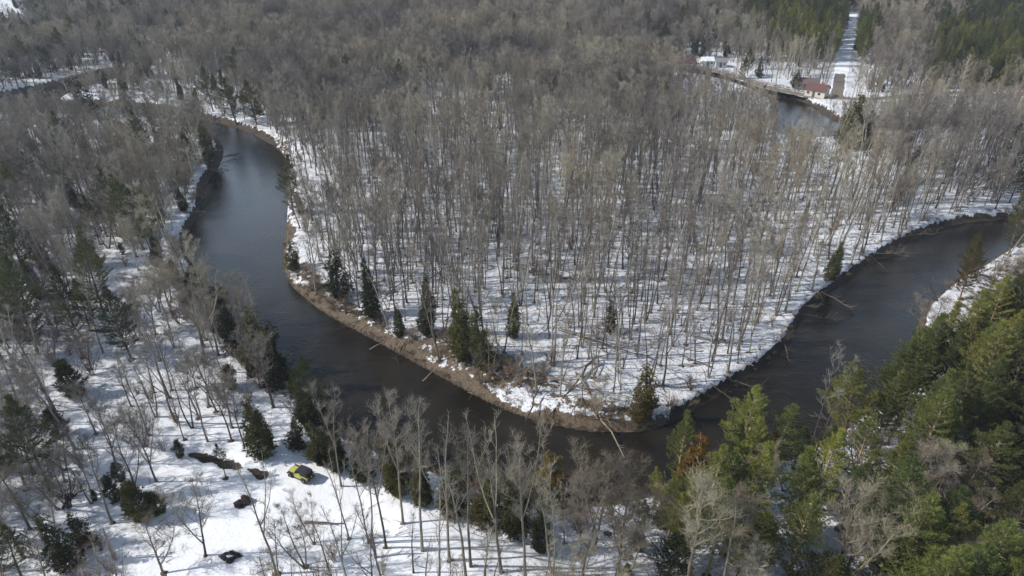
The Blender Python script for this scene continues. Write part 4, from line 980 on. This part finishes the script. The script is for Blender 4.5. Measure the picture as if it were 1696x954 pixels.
for s_ in (-1, 1):
    mb = MB(); mb.tube([(1.772, s_ * .41, .85), (1.81, s_ * .41, .85)], [.09, .085], 14, True); mb.build('headlight', LMP, jeep)
    mb = MB(); mb.prism([(.78, .88), (.92, .99), (1.66, .99), (1.86, .8), (1.8, .76), (1.62, .93), (.96, .93), (.84, .83)], s_ * .6 if s_ > 0 else -.92, .92 if s_ > 0 else -.6); mb.build('front_fender', BLK, jeep, .01)
    mb = MB(); mb.prism([(-1.62, .72), (-1.5, .93), (-.86, .93), (-.68, .68), (-.74, .64), (-.92, .87), (-1.44, .87), (-1.55, .68)], s_ * .745 if s_ > 0 else -.92, .92 if s_ > 0 else -.745); mb.build('rear_fender', BLK, jeep, .01)
    mb = MB(); y0, y1 = (.745, .775) if s_ > 0 else (-.775, -.745); mb.prism([(-.55, .52), (-.55, 1.1), (.5, 1.1), (.5, .52)], y0, y1); dr = mb.build('door', YEL, jeep, .008)
    mb = MB(); mb.box(-.45, -.33, *sorted((s_ * .778, s_ * .8)), 1.0, 1.03); mb.build('handle', BLK, dr)
    mb = MB(); mb.box(.46, .56, *sorted((s_ * .8, s_ * .99)), 1.14, 1.3); mb.build('mirror', BLK, jeep, .015)
    mb = MB(); mb.box(-.7, .7, *sorted((s_ * .72, s_ * .86)), .36, .42); mb.build('side_step', BLK, jeep, .01)
    mb = MB(); mb.box(-1.77, -1.755, *sorted((s_ * .58, s_ * .7)), .88, 1.04); mb.build('tail_light', RED, jeep)
    mb = MB(); mb.tube([(.5, s_ * .68, 1.12), (.22, s_ * .64, 1.72)], [.03, .03], 6); mb.tube([(-.55, s_ * .68, 1.12), (-.55, s_ * .64, 1.76)], [.035, .035], 6); mb.tube([(.22, s_ * .64, 1.74), (-.55, s_ * .64, 1.77)], [.03, .03], 6); mb.build('roll_bar', BLK, jeep)
    mb = MB(); mb.box(-.35, .12, s_ * .36 - .24, s_ * .36 + .24, .72, .9); mb.prism([(-.38, .85), (-.3, .85), (-.42, 1.5), (-.5, 1.5)], s_ * .36 - .23, s_ * .36 + .23); mb.build('seat', SEAT, jeep, .02)
mb = MB(); mb.prism([(.62, 1.1), (.3, 1.74), (.25, 1.74), (.57, 1.1)], -.7, .7); wf = mb.build('windshield_frame', YEL, jeep, .008)
mb = MB(); mb.prism([(.613, 1.17), (.345, 1.7), (.355, 1.7), (.623, 1.17)], -.62, .62); mb.build('glass', GLS, wf)
mb = MB(); mb.prism([(.26, 1.745), (-.5, 1.82), (-1.3, 1.8), (-1.72, 1.68), (-1.78, 1.13), (-1.72, 1.13), (-1.66, 1.62), (-1.28, 1.74), (-.5, 1.76), (.26, 1.7)], -.68, .68); mb.build('soft_top', TOP, jeep, .012)
for s_ in (-1, 1): mb = MB(); mb.prism([(-.6, 1.14), (-.6, 1.76), (-1.28, 1.74), (-1.66, 1.62), (-1.72, 1.14)], *sorted((s_ * .685, s_ * .7))); mb.build('side_curtain', TOP, jeep)
mb = MB(); mb.box(1.82, 2.0, -.78, .78, .5, .66); mb.build('front_bumper', BLK, jeep, .03)
mb = MB(); mb.box(-1.92, -1.78, -.76, .76, .48, .64); mb.build('rear_bumper', BLK, jeep, .03)
mb = MB(); mb.box(-1.5, 1.6, -.45, .45, .34, .41); mb.build('chassis', BLK, jeep)
def wheel(loc, ax, parent, nm='wheel'):
    e = bpy.data.objects.new(nm, None); link(e, parent); e.location = loc; e.rotation_euler = ax
    prof = [(-.13, .2), (-.15, .3), (-.13, .385), (-.06, .41), (.06, .41), (.13, .385), (.15, .3), (.13, .2)]; v = []; f_ = []; N_ = 28
    for i in range(N_):
        a_ = 6.283 * i / N_; kx = 1 + (.018 if i % 2 else -.01)
        for yy, rr in prof: q_ = rr * (kx if rr > .35 else 1); v.append((q_ * math.cos(a_), yy, q_ * math.sin(a_)))
    for i in range(N_):
        for j in range(len(prof)): a0 = i * 8 + j; a1 = i * 8 + (j + 1) % 8; b0 = ((i + 1) % N_) * 8 + j; b1 = ((i + 1) % N_) * 8 + (j + 1) % 8; f_.append((a0, a1, b1, b0))
    ty = mesh_obj('tyre', v, f_, RUB, e, True)
    mb = MB(); mb.tube([(0, -.1, 0), (0, .1, 0)], [.21, .21], 20, True); rm = mb.build('rim', MET, e)
    return e
for fx in (1.28, -1.14):
    for s_ in (-1, 1): wheel((fx, s_ * .78, .4), (0, 0, 0), jeep)
wheel((-1.93, .05, 1.02), (0, 0, R(90)), jeep, 'spare_wheel')

# ------------------------------------------------------------------ cottages by the far road
ROOFC = {'red': (.12, .062, .054), 'greyred': (.13, .1, .095), 'dkred': (.095, .042, .042), 'white': (.7, .72, .75), 'grey': (.2, .2, .2)}
WALLC = {'red': (.6, .54, .44), 'greyred': (.3, .28, .26), 'dkred': (.62, .6, .56), 'white': (.7, .7, .68), 'grey': (.45, .46, .46)}
HL = {'red': 'cottage with bright red gable roof and white gable end, nearest the road junction', 'greyred': 'low grey cottage with dull red snow-streaked roof behind the red one', 'dkred': 'house with dark red roof and white gable porch at the left end of the track',
      'white': 'small white cabin with snow-covered roof beside the riverside track', 'grey': 'small grey shed right of the white cabin by the track'}
for bx, by, L, W, H_, rot, key in HOUSES:
    x, y = ground(bx, by); hs = empty({'white': 'cabin', 'grey': 'shed'}.get(key, 'house'), (x, y, gz(x, y) - .05), R(rot))
    wm = plain('wall_' + key, WALLC[key], .8, .08, 4); rm = plain('roof_' + key, ROOFC[key], .75, .3, 5); tm = plain('trim_' + key, (.75, .75, .72), .6, .05)
    hr = W * .28; hl, hw = L / 2, W / 2
    mb = MB(); prof = [(-hw, -.6), (hw, -.6), (hw, H_), (0, H_ + hr), (-hw, H_)]
    k = len(mb.v); mb.v = [Vector((-hl, a_, z_)) for a_, z_ in prof] + [Vector((hl, a_, z_)) for a_, z_ in prof]; mb.f = [(0, 1, 2, 3, 4), (9, 8, 7, 6, 5)] + [(i, i + 5, (i + 1) % 5 + 5, (i + 1) % 5) for i in range(5)]
    mb.build('wall', wm, hs)
    mb = MB(); ov = .35; th = .12; sl = hr / hw
    for s_ in (-1, 1):
        e = hw + ov; k = len(mb.v); zt = H_ + hr + .03; ze = H_ - ov * sl + .03
        mb.v += [Vector((x_, y_, z_)) for x_ in (-hl - ov, hl + ov) for y_, z_ in ((0, zt), (s_ * e, ze), (s_ * e, ze + th), (0, zt + th))]
        mb.f += [(k, k + 1, k + 2, k + 3), (k + 7, k + 6, k + 5, k + 4), (k, k + 4, k + 5, k + 1), (k + 1, k + 5, k + 6, k + 2), (k + 2, k + 6, k + 7, k + 3)]
    rf = mb.build('roof', rm, hs)
    if key in ('red', 'greyred', 'dkred'):
        mb = MB(); mb.box(hl * .3 - .25, hl * .3 + .25, .4, .9, H_ + hr * .4, H_ + hr + .9); mb.build('chimney', plain('brick_' + key, (.25, .12, .09), .85), rf)
    mb = MB(); mb.box(-hl * .1 - .45, -hl * .1 + .45, -hw - .05, -hw - .004, .05, 2.05); mb.build('door', plain('door_' + key, (.12, .09, .07), .6), hs)
    for wx in ([-.65, .45] if L > 6 else [.55]):
        mb = MB(); mb.box(wx * hl - .55, wx * hl + .55, -hw - .06, -hw - .006, .95, 2.0); fr = mb.build('window', tm, hs); mb = MB(); mb.box(wx * hl - .45, wx * hl + .45, -hw - .075, -hw - .062, 1.05, 1.9); mb.build('pane', GLS, fr)
    mb = MB(); mb.box(-hl - .06, -hl - .006, -.6, .6, 1.0, 2.0); fr = mb.build('window', tm, hs); mb = MB(); mb.box(-hl - .075, -hl - .062, -.5, .5, 1.1, 1.9); mb.build('pane', GLS, fr)
    tag(hs, HL[key], 'shed' if key == 'grey' else 'cabin' if key == 'white' else 'house', 'buildings along the riverside track')

# ------------------------------------------------------------------ the thin spring haze that greys the far forest
mb = MB(); mb.box(-3200, 3200, -400, 3400, -5, 74)
hm = bpy.data.materials.new('haze'); hm.use_nodes = True; hn = hm.node_tree.nodes; hl_ = hm.node_tree.links; hn.remove(hn['Principled BSDF'])
pv = hn.new('ShaderNodeVolumePrincipled'); pv.inputs['Density'].default_value = .00013; pv.inputs['Color'].default_value = (.85, .9, 1, 1); pv.inputs['Anisotropy'].default_value = .2
hl_.new(pv.outputs[0], hn['Material Output'].inputs['Volume'])
hz = mb.build('haze', hm); tag(hz, 'thin pale haze greying the distant forest', 'haze', kind='stuff')
